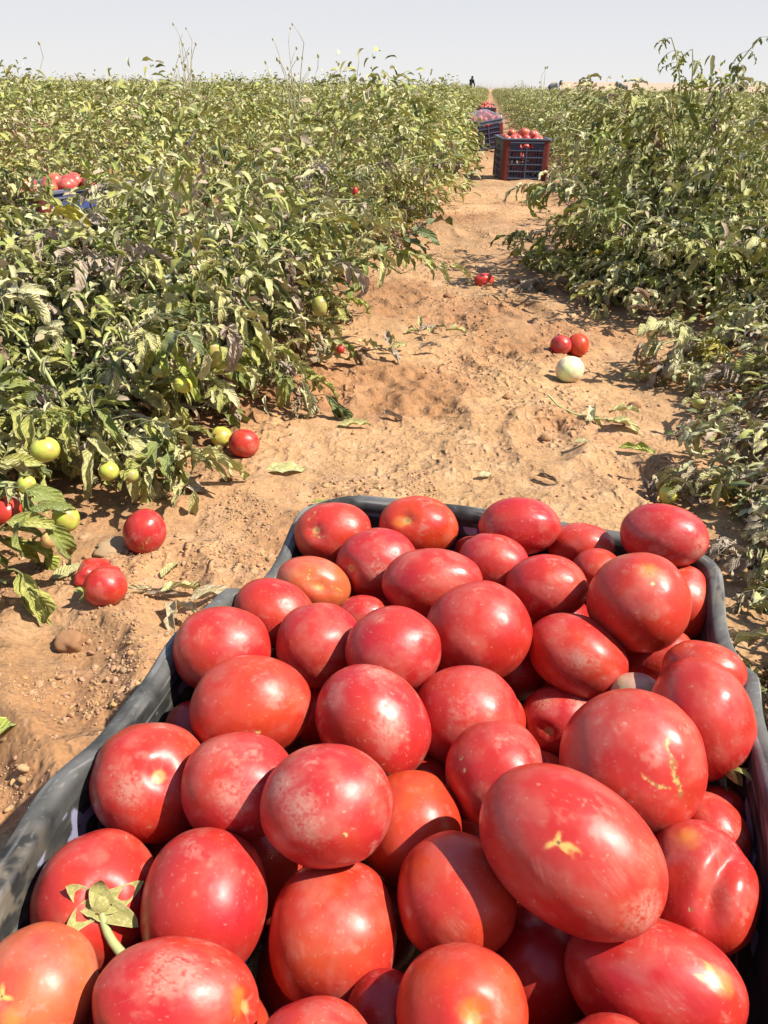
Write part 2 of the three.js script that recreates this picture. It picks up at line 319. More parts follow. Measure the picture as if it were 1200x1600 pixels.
const crownMat = new THREE.MeshPhysicalMaterial({ vertexColors: true, color: lin(0.86, 0.86, 0.86), roughness: 0.8, transmission: 0.22, thickness: 0, side: THREE.DoubleSide });
const MIDCOL = { olive: [0.39, 0.39, 0.095], fresh: [0.24, 0.28, 0.052], dusty: [0.46, 0.445, 0.19], pale: [0.60, 0.575, 0.31], dark: [0.14, 0.17, 0.035], yellow: [0.52, 0.45, 0.08], dry: [0.48, 0.36, 0.24], brown: [0.30, 0.18, 0.10], straw: [0.52, 0.42, 0.24] };
function crownGeo(o, r) {
  const geos = [], col = [];
  for (let k = 0; k < o.n; k++) {
    const a = r() * Math.PI * 2, q = Math.pow(r(), 0.42), hh = r(), rad = o.Rad * (0.35 + 0.65 * Math.sqrt(Math.max(0, 1 - Math.pow(hh * 1.25 - 0.35, 2)))) * q * (1 + 0.25 * Math.sin(a * 3 + o.ph));
    const top = o.H * (0.80 + 0.35 * noise3(Math.cos(a) * q * 2 + o.ph, 3, Math.sin(a) * q * 2 + 5));
    const y = 0.04 + hh * top * (1 - 0.25 * q * q);
    const L = o.leaf * (0.7 + 0.7 * r()), g = leaflet(L, L * 0.52, { nu: o.nu || 5, nv: 3, curl: 0.5 + 2.0 * r(), droop: 0.3 + 1.2 * r(), ripple: 0.03 }, r);
    const yaw = a + (r() - 0.5) * 2.4, m = new THREE.Matrix4().makeRotationFromEuler(new THREE.Euler((r() - 0.5) * 1.6, -yaw, 0.5 - 1.5 * r(), 'YZX'));
    m.setPosition(Math.cos(a) * rad, y, Math.sin(a) * rad); g.applyMatrix4(m); g.deleteAttribute('uv'); geos.push(g);
    const c = MIDCOL[weighted(o.mix, r)], v = 0.8 + 0.4 * r(), nv = g.attributes.position.count; for (let i = 0; i < nv; i++) col.push(c[0] * v, c[1] * v, c[2] * v);
  }
  for (let k = 0; k < (o.spikes || 0); k++) {            // shoots that stand out of the outline
    const a = r() * 6.3, q = o.Rad * 0.7 * Math.sqrt(r());
    for (let i = 0; i < 5; i++) {
      const L = o.leaf * (0.6 + 0.4 * r()), g = leaflet(L, L * 0.5, { nu: o.nu || 5, nv: 3, curl: 1.2, droop: 0.8 }, r);
      const m = new THREE.Matrix4().makeRotationFromEuler(new THREE.Euler((r() - 0.5) * 1.5, r() * 6.3, 0.4 - 0.8 * r(), 'YZX')); m.setPosition(Math.cos(a) * q, o.H * (0.92 + 0.05 * i), Math.sin(a) * q);
      g.applyMatrix4(m); g.deleteAttribute('uv'); geos.push(g); const c = MIDCOL[weighted(o.mix, r)]; for (let i2 = 0; i2 < g.attributes.position.count; i2++) col.push(...c);
    }
  }
  const g = mergeGeometries(geos); g.setAttribute('color', new THREE.Float32BufferAttribute(col, 3));
  return g;
}
const mixL = { olive: 3.4, dusty: 3.2, pale: 1.3, fresh: 1.8, dark: 0.9, yellow: 0.2, dry: 0.25 }, mixG = { olive: 3.2, fresh: 2.6, dusty: 2.2, dark: 1.2, pale: 0.8, yellow: 0.2 }, mixD = { dry: 2.6, straw: 1.2, brown: 1.2, dusty: 1.6, olive: 1.4, pale: 0.6 };
const rt = rngOf(66), TANGLE = [0, 1, 2].map((k) => crownGeo({ n: 360, Rad: 0.40, H: 0.5, leaf: 0.048, ph: k * 2.1, nu: 6, mix: { olive: 3, dusty: 3, pale: 2.4, fresh: 1.6, dark: 0.8, dry: 1.4, straw: 0.5 }, thin: 1 }, rt));

// ------------------------------------------------------------------ the near bushes on both sides of the path
const LB = [
  // x, d, H, Rad, leaves, reach, label
  [-0.74, 1.04, 0.24, 0.18, 100, 0, 'straggling low tomato plant at the left edge with red and yellow green fruit'],
  [-0.64, 1.50, 0.38, 0.25, 260, 0, 'tomato bush with yellow green fruit hanging low over the sand at the left'],
  [-0.98, 1.30, 0.36, 0.28, 200, 0, 'tomato bush cut by the left picture edge, mostly outside the view'],
  [-0.47, 1.90, 0.52, 0.32, 300, 0, 'tomato bush overhanging the red and pale green tomatoes lying on the sand'],
  [-0.95, 1.90, 0.46, 0.34, 300, 0, 'outer tomato bush at the left edge with pale dried leaves among the green'],
  [-0.50, 2.25, 0.57, 0.34, 300, 0, 'tall tomato bush with a long green tomato hanging low on its path side'],
  [-1.05, 2.40, 0.44, 0.34, 280, 0, 'tomato bush in front of the blue crate hidden in the foliage'],
  [-0.50, 2.66, 0.51, 0.34, 300, 0, 'tallest dusty tomato bush of the left row, its top leaves against the far field'],
  [-0.92, 2.95, 0.44, 0.34, 260, 0, 'tomato bush just right of the blue crate hidden in the foliage'],
  [-1.60, 3.06, 0.54, 0.24, 280, 0, 'low tomato bush whose leaves cover most of the hidden blue crate'],
  [-1.76, 3.10, 0.54, 0.26, 240, 0, 'tomato bush at the left edge level with the hidden blue crate'],
  [-0.42, 3.10, 0.52, 0.32, 300, 0.5, 'tomato bush reaching over the path with drooping leafy shoots'],
  [-0.40, 3.60, 0.55, 0.30, 280, 0, 'dark green tomato bush with a yellow tomato near the ground'],
  [-0.28, 4.10, 0.57, 0.32, 260, 0, 'dark tomato bush where the path narrows on the left'],
  [-0.10, 4.65, 0.57, 0.32, 240, 0, 'tomato bush left of the path just short of the standing crate'],
];
LB.forEach(([x, d, H, Rad, n, reach, label], i) => bush({ seed: 100 + i, x, z: -d, H, Rad, leaves: n, stems: 16, label, kind: /pale dried leaves/.test(label) ? 'sick' : 'left', tangle: true, scale: d < 1.6 ? 0.80 : d < 2.3 ? 0.76 : 0.72, towards: 0, reach }));
const RB = [
  [0.72, 0.66, 0.20, 0.24, 220, 'dry shaded tomato vine close beside the right wall of the full crate', 'sick'],
  [0.98, 0.72, 0.50, 0.26, 160, 'leafy tomato bush standing right of the full crate, mostly outside the view', 'right'],
  [0.86, 1.02, 0.24, 0.26, 240, 'withered grey tomato vine at the right edge behind the crate corner', 'sick'],
  [0.86, 1.34, 0.24, 0.26, 220, 'withered tomato vine with a yellow green fruit behind the crate corner', 'sick'],
  [1.08, 1.70, 0.30, 0.28, 220, 'sprawling tomato vine with a small green fruit on the sand edge', 'sick'],
  [1.34, 2.02, 0.42, 0.28, 200, 'drying tomato bush at the right edge above the bare earth bank', 'sick'],
  [0.98, 2.06, 0.26, 0.22, 80, 'thin upright tomato shoot with partly withered leaves before the bare bank', 'sick'],
  [1.16, 2.84, 0.50, 0.34, 300, 'dense green tomato bush shading the orange tomato on the path', 'right'],
  [0.98, 3.02, 0.42, 0.27, 260, 'low spreading tomato bush whose shade falls over the path edge', 'right'],
  [1.50, 2.72, 0.54, 0.32, 260, 'tomato bush at the right edge with broad curled leaves', 'right'],
  [1.02, 3.28, 0.60, 0.32, 300, 'tomato bush with a low shoot creeping out over the path', 'right'],
  [1.20, 3.45, 0.78, 0.28, 300, 'tallest tomato bush of the right row rising above the horizon', 'right'],
  [1.52, 3.35, 0.62, 0.34, 280, 'yellowish tomato bush at the right edge behind the broad leaved one', 'right'],
  [1.30, 3.95, 0.54, 0.30, 280, 'green tomato bush beyond the low creeping shoot on the right row', 'right'],
  [1.44, 4.45, 0.54, 0.28, 260, 'green tomato bush on the right row facing the sunlit path', 'right'],
  [1.52, 5.00, 0.54, 0.30, 240, 'tomato bush before the standing crate on the right row', 'right'],
  [1.68, 5.55, 0.54, 0.30, 220, 'tomato bush nearest in front of the standing crate', 'right'],
];
RB.forEach(([x, d, H, Rad, n, label, kind], i) => bush({ seed: 300 + i, x, z: -d, H, Rad, leaves: n, stems: kind === 'sick' && n < 100 ? 6 : 16, label, kind, tangle: d > 0.9, scale: d < 1.8 ? 0.60 : 0.74, flat: d < 2.2 ? 0.7 : 1, towards: Math.PI, upright: /^tallest/.test(label), reach: /creeping out/.test(label) ? 0.6 : 0 }));
{ // two shoots that stand clear of the tallest right bush
  const host = scene.children.find((o) => /^tallest tomato bush of the right/.test(o.userData.label || '')), r = rngOf(55);
  [[-0.10, 0.05, 0.30, 0.14], [0.06, 0.02, 0.31, 0.16], [-0.03, -0.04, 0.26, 0.05]].forEach(([dx, dz, L, sp]) => {
    const pts = []; for (let i = 0; i < 7; i++) pts.push(V(dx + sp * (dx < 0 ? -0.5 : 0.7) * (i / 6) ** 2, 0.62 + L * 0.8 * i / 6, dz));
    part('stem', tube(pts, 0.004, 0.002, 5), stemMat, host);
    for (let i = 1; i < 7; i++) for (const s of [0, 1]) { const m = part('leaf', pick(LEAF.open, r), LM[pick(['fresh', 'olive', 'fresh', 'lime'], r)], host); m.position.copy(pts[i]); m.rotation.set(0, r() * 6.3, -0.2 - 0.5 * r()); m.scale.setScalar(0.32 + 0.15 * r()); }
  });
}

// ------------------------------------------------------------------ the middle rows: one model of each kind, then clones
const rc = rngOf(77);
const CROWN = [
  crownGeo({ n: 640, Rad: 0.50, H: 0.64, leaf: 0.062, ph: 0, mix: mixL, spikes: 1 }, rc), crownGeo({ n: 640, Rad: 0.48, H: 0.60, leaf: 0.060, ph: 2, mix: mixG, spikes: 1 }, rc),
  crownGeo({ n: 640, Rad: 0.52, H: 0.66, leaf: 0.062, ph: 4, mix: mixL, spikes: 1 }, rc), crownGeo({ n: 640, Rad: 0.47, H: 0.57, leaf: 0.058, ph: 5, mix: mixG, spikes: 1 }, rc),
  crownGeo({ n: 420, Rad: 0.48, H: 0.52, leaf: 0.064, ph: 1, mix: mixD, spikes: 1 }, rc),
];
const stemsGeo = mergeGeometries([0, 1, 2, 3, 4, 5].map((k) => { const a = k * 1.05; return tube([0, 1, 2, 3].map((i) => V(Math.cos(a) * 0.09 * i, 0.13 * i - 0.012 * i * i, Math.sin(a) * 0.09 * i)), 0.007, 0.003, 4); }));
const MID = CROWN.map((g, i) => { const t = new THREE.Group(); t.name = 'tomato_plant'; part('crown', g, crownMat, t); part('stem', stemsGeo, stemMat, t); return t; });
const inView = (x, z, far) => { const p = V(x, 0.4, z).project(camera); return z < -0.2 && p.x > -1.3 && p.x < 1.3 && -z < far; };
camera.updateMatrixWorld(); camera.updateProjectionMatrix();
const ORD = ['first', 'second', 'third', 'fourth', 'fifth', 'sixth', 'seventh', 'eighth', 'ninth', 'tenth'];
{
  const r = rngOf(501); let total = 0;
  for (let row = -9; row <= 8; row++) {
    if (row === 0) continue;
    const off = (row < 0 ? row + 0.5 : row - 0.5) * ROW;
    const start = row === -1 ? 5.1 : row === 1 ? 6.05 : row === -2 ? 4.75 : row === 2 ? 2.4 : 2.0;
    for (let d = start; d < 15; d += 0.50) {
      const z = -d + U(-0.1, 0.1, r), x = pathX(z) + off + U(-0.09, 0.09, r) + (row === 1 ? 0.26 : row === -1 ? -0.02 - 0.12 * smooth(8, 11, d) : 0);
      if (!inView(x, z, 16)) continue;
      if (row === -2 && Math.abs(d - 3.6) < 0.3) continue;
      const dry = row < -2 && fbm(x * 0.35 + 3, 1, z * 0.35, 2) > 0.60 && r() < 0.7, k = dry ? 4 : Math.floor(r() * 4);
      const o = MID[k].clone(); o.name = numbered('tomato_plant'); scene.add(o); total++;
      const s = 0.92 + 0.2 * r(), hs = (row < 0 ? 0.97 : 0.88) * (0.92 + 0.2 * r());
      o.position.set(x, groundY(x, z), z); o.rotation.y = r() * 6.28; o.scale.set(s, s * hs, s);
      const which = `${ORD[Math.abs(row) - 1]} row ${row < 0 ? 'left' : 'right'} of the path`, deep = d < 8.5 ? 'nearer' : d < 11.5 ? 'middle' : 'farther';
      tag(o, `${dry ? 'dried brownish' : 'full green'} tomato plant in the ${deep} part of the ${which}`, 'tomato plant', `${dry ? 'dried ' : ''}plants in the ${deep} part of the ${which}`);
    }
  }
}
{ // plants beside the crate and behind the viewer that only throw shade into the view
  const r = rngOf(88);
  [[0.92, 0.05], [1.0, -0.42]].forEach(([x, z]) => { const o = MID[3].clone(); o.name = numbered('tomato_plant'); scene.add(o); o.position.set(x, groundY(x, z), z); o.rotation.y = r() * 6; o.scale.set(0.8, 0.62, 0.8); tag(o, 'low tomato plant outside the picture beside the full crate', 'tomato plant', 'plants beside the viewer'); });
}
{ // the rest of the field: too many to count
  const r = rngOf(901), far = thing('distant_tomato_field', 'far tomato rows that run together into one green mass up to the horizon', 'field'); far.userData.kind = 'stuff';
  const lists = [[], [], [], [], []];
  for (let row = -120; row <= 120; row++) {
    if (row === 0) continue;
    const off = (row < 0 ? row + 0.5 : row - 0.5) * ROW;
    for (let d = 15.2; d < 190; d += 0.5 + d * 0.004) {
      const z = -d + U(-0.15, 0.15, r), x = pathX(z) + off + U(-0.12, 0.12, r) + (row === 1 ? 0.2 : row === -1 ? -0.2 : 0);
      if (!inView(x, z, 200)) continue;
      if (d > 60 && x > 12 + 0.1 * d && d > 95) continue;
      const pd = fbm(x * 0.12 + 3, 1, z * 0.12, 3), k = pd > 0.56 && x < 2 && r() < 0.75 ? 4 : Math.floor(r() * 4);
      const s = (0.95 + 0.25 * r()), hs = (x < pathX(z) ? 0.98 : 0.84 + 0.08 * smooth(14, 30, d)) * (0.86 + 0.2 * r()) * (r() < 0.02 ? 1.25 : 1);
      lists[k].push(new THREE.Matrix4().compose(V(x, groundY(x, z), z), new THREE.Quaternion().setFromAxisAngle(V(0, 1, 0), r() * 6.28), V(s, s * hs, s)));
    }
  }
  lists.forEach((l, k) => { const im = new THREE.InstancedMesh(CROWN[k], crownMat, l.length); l.forEach((m, i) => im.setMatrixAt(i, m)); im.name = 'foliage'; im.userData.kind = 'stuff'; far.add(finish(im)); });
}

// ------------------------------------------------------------------ crates
const plastic = new THREE.MeshPhysicalMaterial({ color: lin(0.030, 0.036, 0.078), roughness: 0.5 });
const plasticEdge = new THREE.MeshStandardMaterial({ color: lin(0.10, 0.11, 0.16), roughness: 0.6 });
const bluePlastic = new THREE.MeshStandardMaterial({ color: lin(0.045, 0.065, 0.20), roughness: 0.5 });
const redPaint = new THREE.MeshStandardMaterial({ color: lin(0.135, 0.018, 0.014), roughness: 0.6 });
const CW = 0.395, CL = 0.56, CH = 0.33;
function box(w, h, d, x, y, z) { const g = new THREE.BoxGeometry(w, h, d); g.translate(x, y, z); return g; }
function panelGeo(w, h, cols, handle) {                // a wall of slots in the xy plane, its base at y = 0
  const s = new THREE.Shape(); s.moveTo(-w / 2, 0); s.lineTo(w / 2, 0); s.lineTo(w / 2, h); s.lineTo(-w / 2, h); s.closePath();
  const hole = (x0, x1, y0, y1) => { const p = new THREE.Path(); p.moveTo(x0, y0); p.lineTo(x0, y1); p.lineTo(x1, y1); p.lineTo(x1, y0); p.closePath(); s.holes.push(p); };
  const rows = 4, top = h - 0.085, rh = (top - 0.02) / rows;
  for (let q = 0; q < rows; q++) for (let hgrp = 0; hgrp < 2; hgrp++) for (let c = 0; c < cols; c++) {
    const gw = w / 2 - 0.022, x0 = (hgrp ? 0.010 : -w / 2 + 0.012) + c * gw / cols, y0 = 0.02 + q * rh;
    hole(x0 + gw / cols * 0.26, x0 + gw / cols * 0.80, y0 + rh * 0.16, y0 + rh * 0.82);
  }
  if (handle) hole(-0.055, 0.055, h - 0.068, h - 0.036);
  const g = new THREE.ExtrudeGeometry(s, { depth: 0.006, bevelEnabled: false }); return g;
}
function ribsGeo(w, h, cols) {
  const top = h - 0.085, rh = (top - 0.02) / 4, out = [];
  for (let q = 0; q <= 4; q++) out.push(box(w - 0.004, 0.005, 0.008, 0, 0.02 + q * rh, 0.0095));
  out.push(box(0.006, h - 0.05, 0.009, 0, (h - 0.05) / 2, 0.0102), box(w - 0.004, 0.008, 0.010, 0, h - 0.025, 0.0112));
  return mergeGeometries(out.map((g) => g.toNonIndexed()));
}
function slotCrate(label, pos, turn, group, wallMat = plastic) {
  const t = thing('tomato_crate', label, 'crate', pos, group); t.rotation.y = turn;
  const pw = CW - 0.11, pl = CL - 0.11, ph = CH - 0.012;
  for (const s of [0, 1]) {
    const a = part('wall_panel', panelGeo(pw, ph, 5, true), wallMat, t); a.position.set(0, 0.006, (s ? -1 : 1) * (CL / 2 - 0.012)); a.rotation.y = s ? Math.PI : 0;
    const ra = part('rib', ribsGeo(pw, ph), plasticEdge, a);
    const b = part('wall_panel', panelGeo(pl, ph, 8, false), wallMat, t); b.position.set((s ? -1 : 1) * (CW / 2 - 0.012), 0.006, 0); b.rotation.y = (s ? -1 : 1) * Math.PI / 2;
    part('rib', ribsGeo(pl, ph), plasticEdge, b);
  }
  const cs = new THREE.Shape(); // rounded corner post, an L with a round outside
  cs.moveTo(-0.056, 0); cs.lineTo(-0.028, 0); cs.absarc(-0.028, -0.028, 0.028, Math.PI / 2, 0, true); cs.lineTo(0, -0.056); cs.lineTo(-0.009, -0.056); cs.lineTo(-0.009, -0.03); cs.absarc(-0.028, -0.028, 0.019, 0, Math.PI / 2, false); cs.lineTo(-0.056, -0.009); cs.closePath();
  const cg = new THREE.ExtrudeGeometry(cs, { depth: ph, bevelEnabled: false, curveSegments: 6 }); cg.rotateX(-Math.PI / 2);
  for (let k = 0; k < 4; k++) {
    const post = part('corner_post', cg, redPaint, t), sx = k % 2 ? 1 : -1, sz = k < 2 ? 1 : -1; post.position.set(sx * (CW / 2 - 0.002), 0.006, sz * (CL / 2 - 0.002));
    post.rotation.y = sx > 0 ? (sz > 0 ? -Math.PI / 2 : 0) : (sz > 0 ? Math.PI : Math.PI / 2);
  }
  const lip = (hw, hl, hole) => { const s = new THREE.Shape(), q = 0.03; const rr = (p, w, l) => { p.moveTo(-w + q, -l); p.lineTo(w - q, -l); p.absarc(w - q, -l + q, q, -Math.PI / 2, 0); p.lineTo(w, l - q); p.absarc(w - q, l - q, q, 0, Math.PI / 2); p.lineTo(-w + q, l); p.absarc(-w + q, l - q, q, Math.PI / 2, Math.PI); p.lineTo(-w, -l + q); p.absarc(-w + q, -l + q, q, Math.PI, Math.PI * 1.5); }; rr(s, hw, hl); if (hole) { const p = new THREE.Path(); rr(p, hw - hole, hl - hole); s.holes.push(p); } return s; };
  const rim = new THREE.ExtrudeGeometry(lip(CW / 2 + 0.004, CL / 2 + 0.004, 0.016), { depth: 0.010, bevelEnabled: true, bevelSize: 0.002, bevelThickness: 0.002, bevelSegments: 1, curveSegments: 5 }); rim.rotateX(-Math.PI / 2); rim.translate(0, CH - 0.012, 0);
  part('rim', rim, plasticEdge, t);
  const fl = new THREE.ExtrudeGeometry(lip(CW / 2 - 0.014, CL / 2 - 0.014, 0), { depth: 0.006, bevelEnabled: false }); fl.rotateX(-Math.PI / 2); fl.translate(0, 0.002, 0); part('floor_panel', fl, plastic, t);
  return t;
}
const CRATES = {
  near: slotCrate('blue black slotted crate with red corner posts standing beside the right row', [1.125, groundY(1.125, -7.46) - 0.01, -7.46], 0.02),
  tilted: slotCrate('tilted crate with a clear plastic sheet stretched over its tomatoes', [1.16, groundY(1.16, -10.9) + 0.035, -10.9], 0.22),
  far: slotCrate('far crate filled with tomatoes at the end of the visible path, behind the tilted one', [2.21, 0.0, -20.6], 0.05),
  farthest: slotCrate('farthest crate on the path, showing only its rim and pink red heap', [2.75, 0.0, -25.5], 0.0),
  hidden: slotCrate('bright blue crate with a red corner sunk in the foliage of the left rows', [-1.50, groundY(-1.50, -3.80) - 0.05, -3.80], -0.44, null, bluePlastic),
  leftFar: slotCrate('distant crate heaped with tomatoes poking out of the left field near the horizon', [0.70, 0.16, -29.0], 0.2),
};
CRATES.tilted.rotation.set(0.02, 0.22, 0.16);

// ------------------------------------------------------------------ tomatoes
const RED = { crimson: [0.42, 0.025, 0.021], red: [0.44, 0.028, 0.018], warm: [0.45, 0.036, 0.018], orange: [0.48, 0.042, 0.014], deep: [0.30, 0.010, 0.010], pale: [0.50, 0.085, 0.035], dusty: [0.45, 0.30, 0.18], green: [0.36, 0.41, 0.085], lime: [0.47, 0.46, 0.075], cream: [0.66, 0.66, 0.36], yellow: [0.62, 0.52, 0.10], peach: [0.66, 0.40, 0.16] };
const sph = (n) => Math.hypot(n[0], n[1], n[2]);
// skin colour in a direction on the fruit: ripening, dust film, specks and the marks listed in feats
function skin(p, base, seed, feats, dustAmt) {
  const s = seed * 3.17, [x, y, z] = p;
  let c = base.slice();
  const rip = fbm(x * 1.6 + s, y * 1.6, z * 1.6, 3) - 0.5;
  c[1] = Math.max(0.006, c[1] * (1 + 1.3 * rip) + 0.012 * Math.max(0, rip)); c[0] *= 1 + 0.18 * rip;
  const film = smooth(0.44, 0.74, fbm(x * 2.2 + s, y * 2.2 + 7, z * 2.2, 4)) * 0.19 * dustAmt, fine = fbm(x * 15 + s, y * 15, z * 15, 3);
  let d = film * (0.5 + fine);
  const patch = smooth(0.62, 0.76, fbm(x * 2.9 + s * 2, y * 2.9, z * 2.9 + 3, 5)); d += patch * 0.30 * dustAmt * smooth(0.35, 0.62, fine);
  const sp = noise3(x * 26 + s, y * 26, z * 26); if (sp > 0.84) d += (sp - 0.84) * 4.5 * dustAmt * (fine > 0.45 ? 1 : 0.3);
  const scr = noise3(x * 5 + y * 3 + s, (y - x) * 34, z * 9 + s); if (scr > 0.86) d += (scr - 0.86) * 1.6 * dustAmt;
  let k = [0.50, 0.27, 0.20], tint = null, ta = 0;
  for (const [type, fx, fy, fz] of feats) {
    const dx = x - fx, dy = y - fy, dz = z - fz, q = Math.hypot(dx, dy, dz); if (q > 0.9) continue;
    const n1 = fbm(x * 7 + s, y * 7, z * 7 + fx, 4), n2 = noise3(x * 22, y * 22 + s, z * 22);
    const rx = Math.abs(fy) < 0.9 ? [-fz, 0, fx] : [1, 0, 0], rl = sph(rx) || 1, ua = (dx * rx[0] + dy * rx[1] + dz * rx[2]) / rl, ub = dy, th = Math.atan2(ub, ua);
    if (type === 'dust') { const n3 = fbm(x * 30 + s, y * 30, z * 30, 2), m = smooth(0.46, 0.06, q + (n1 - 0.5) * 0.5) * smooth(0.30, 0.62, n1 * 0.6 + n3 * 0.45); d = Math.max(d, m * 0.70); }
    else if (type === 'scuff') { const m = smooth(0.30, 0.05, q + (n1 - 0.5) * 0.35), st = smooth(0.45, 0.75, noise3((ua + ub) * 5 + s, (ua - ub) * 46, fz * 9)); d = Math.max(d, m * (0.12 + 0.20 * st * (0.4 + n2))); }
    else if (type === 'yellow') { const m = smooth(0.30, 0.03, q + (n1 - 0.5) * 0.2); c[0] = mix(c[0], 0.60, m * 0.7); c[1] = mix(c[1], 0.24, m * 0.6); c[2] = mix(c[2], 0.03, m * 0.5); }
    else if (type === 'stem') { const m = smooth(0.16, 0.07, q + (n1 - 0.5) * 0.06), ray = Math.pow(Math.abs(Math.cos(th * 2.5 + s)), 9) * smooth(0.34, 0.08, q) * (0.4 + n1); c[0] = mix(c[0], 0.60, m * 0.6); c[1] = mix(c[1], 0.34, m * 0.8); c[2] = mix(c[2], 0.12, m * 0.7); d = Math.max(d, ray * 0.35); const core = smooth(0.085, 0.05, q + (n2 - 0.5) * 0.03); tint = [0.30, 0.24, 0.09]; ta = Math.max(ta, core * (0.55 + 0.4 * n2)); }
    else if (type === 'star') { const arms = Math.pow(Math.abs(Math.cos(th * 1.5 + s * 2 + (n1 - 0.5) * 2.2)), 5) * (0.35 + 1.1 * noise3(Math.cos(th) * 1.5 + s, Math.sin(th) * 1.5, 2)), m = smooth(0.06 + 0.22 * arms, 0.01 + 0.10 * arms, q + (n2 - 0.5) * 0.05); c[0] = mix(c[0], 0.70, m * 0.9); c[1] = mix(c[1], 0.46, m * 0.85); c[2] = mix(c[2], 0.12, m * 0.8); const core = smooth(0.028, 0.01, q); tint = [0.16, 0.10, 0.04]; ta = Math.max(ta, core); }
    else if (type === 'crack') { const wob = (n1 - 0.5) * 0.22, line = Math.abs(ua * Math.sin(fx * 9) + ub * Math.cos(fx * 9) + wob), m = smooth(0.030 + 0.02 * n2, 0.008, line) * smooth(0.24, 0.14, q + 0.05 * (n2 - 0.5)); tint = n2 > 0.45 ? [0.26, 0.14, 0.045] : [0.55, 0.34, 0.11]; ta = Math.max(ta, m * 0.85); }
    else if (type === 'pit') { const m = smooth(0.05, 0.02, q + (n2 - 0.5) * 0.02); tint = n2 > 0.5 ? [0.20, 0.10, 0.04] : [0.62, 0.48, 0.18]; ta = Math.max(ta, m * 0.9); }
  }
  d = clamp(d, 0, 0.92);
  for (let i = 0; i < 3; i++) { c[i] = mix(c[i], k[i], d); if (tint) c[i] = mix(c[i], tint[i], ta); }
  return [c[0], c[1], c[2], d];
}
const TEX = 320;
function skinMat(base, seed, feats = [], dustAmt = 1, n = TEX) {
  const map = dataMap(n, n, (u, v) => {
    const a = (u - 0.5) * 2, b = (v - 0.5) * 2, q = Math.min(1, Math.hypot(a, b)), th = q * Math.PI, f = Math.atan2(b, a);
    return skin([Math.sin(th) * Math.cos(f), Math.cos(th), Math.sin(th) * Math.sin(f)], base, seed, feats, dustAmt);
  }, true, false);
  return new THREE.MeshPhysicalMaterial({ map, roughnessMap: skinRough, roughness: 1, bumpMap: skinBump, bumpScale: 0.00025, specularIntensity: 0.9 });
}
const skinRough = dataMap(256, 256, (u, v) => { const n = fbm(u * 11, v * 11, 4, 4), s = fbm(u * 50, v * 50, 2, 2), h = 0.30 + 0.12 * smooth(0.42, 0.7, n) + 0.06 * smooth(0.5, 0.8, s); return [h, h, h]; }, false, false);
const skinBump = dataMap(256, 256, (u, v) => { const n = fbm(u * 46, v * 46, 9, 3); return [n, n, n]; }, false, false);
// fruit body: pole up, uv is a disc round the pole; lobes, dimples at stem marks and a slightly squarish outline
function fruitGeo(a, b, o = {}) {
  const nr = o.nr || 34, ns = o.ns || 56, s = o.seed || 1, feats = o.feats || [], ex = o.square ?? 0.08, ph = s * 2.7;
  const g = grid(nr, ns + 1, (i, j) => {
    const th = Math.PI * i / (nr - 1), f = j / ns * Math.PI * 2, dx = Math.sin(th) * Math.cos(f), dy = Math.cos(th), dz = Math.sin(th) * Math.sin(f);
    let k = 1.02 + ex * (1 / Math.pow(Math.pow(Math.abs(dx), 3) + Math.pow(Math.abs(dy), 3) + Math.pow(Math.abs(dz), 3), 1 / 3) - 1.12);
    k *= 1 + (o.lump ?? 0.05) * (fbm(dx * 1.3 + ph, dy * 1.3, dz * 1.3, 2) - 0.5) * 2;
    if (a / b > 1.12) k *= 1 + 0.05 * (o.taper ?? (s % 2 ? 1 : -1)) * dx ;
    for (const [type, fx, fy, fz] of feats) {
      const q = Math.hypot(dx - fx, dy - fy, dz - fz);
      if (type === 'stem') { const rx = Math.atan2(dy - fy, (dx - fx) * fz - (dz - fz) * fx); k *= 1 - 0.14 * Math.exp(-Math.pow(q / 0.23, 2)) - 0.008 * Math.exp(-Math.pow((q - 0.35) / 0.25, 2)) * Math.cos(rx * 3 + ph); }
      else if (type === 'star' || type === 'pit') k *= 1 - 0.012 * Math.exp(-Math.pow(q / 0.06, 2));
      else if (type === 'crack') k *= 1 - 0.035 * Math.exp(-Math.pow(q / 0.17, 2));
      else if (type === 'groove') k *= 1 - 0.20 * Math.exp(-Math.pow(Math.abs((dx - fx) * 0.8 + (dz - fz) * 0.5) / 0.13, 2)) * smooth(1.0, 0.2, q);
    }
    const u = 0.5 + 0.5 * (th / Math.PI) * Math.cos(f), v = 0.5 + 0.5 * (th / Math.PI) * Math.sin(f);
    return [dx * a * k, dy * b * k, dz * b * k, u, v];
  });
  // smooth across the closing edge and the two poles
  const nrm = g.attributes.normal, n1 = ns + 1;
  for (let i = 0; i < nr; i++) { const A = i * n1, B = i * n1 + ns, m = V(nrm.getX(A) + nrm.getX(B), nrm.getY(A) + nrm.getY(B), nrm.getZ(A) + nrm.getZ(B)).normalize(); nrm.setXYZ(A, m.x, m.y, m.z); nrm.setXYZ(B, m.x, m.y, m.z); }
  for (const i of [0, nr - 1]) { const m = V(); for (let j = 0; j < ns; j++) m.add(V().fromBufferAttribute(nrm, i * n1 + j)); m.normalize(); for (let j = 0; j <= ns; j++) nrm.setXYZ(i * n1 + j, m.x, m.y, m.z); }
  return g;
}
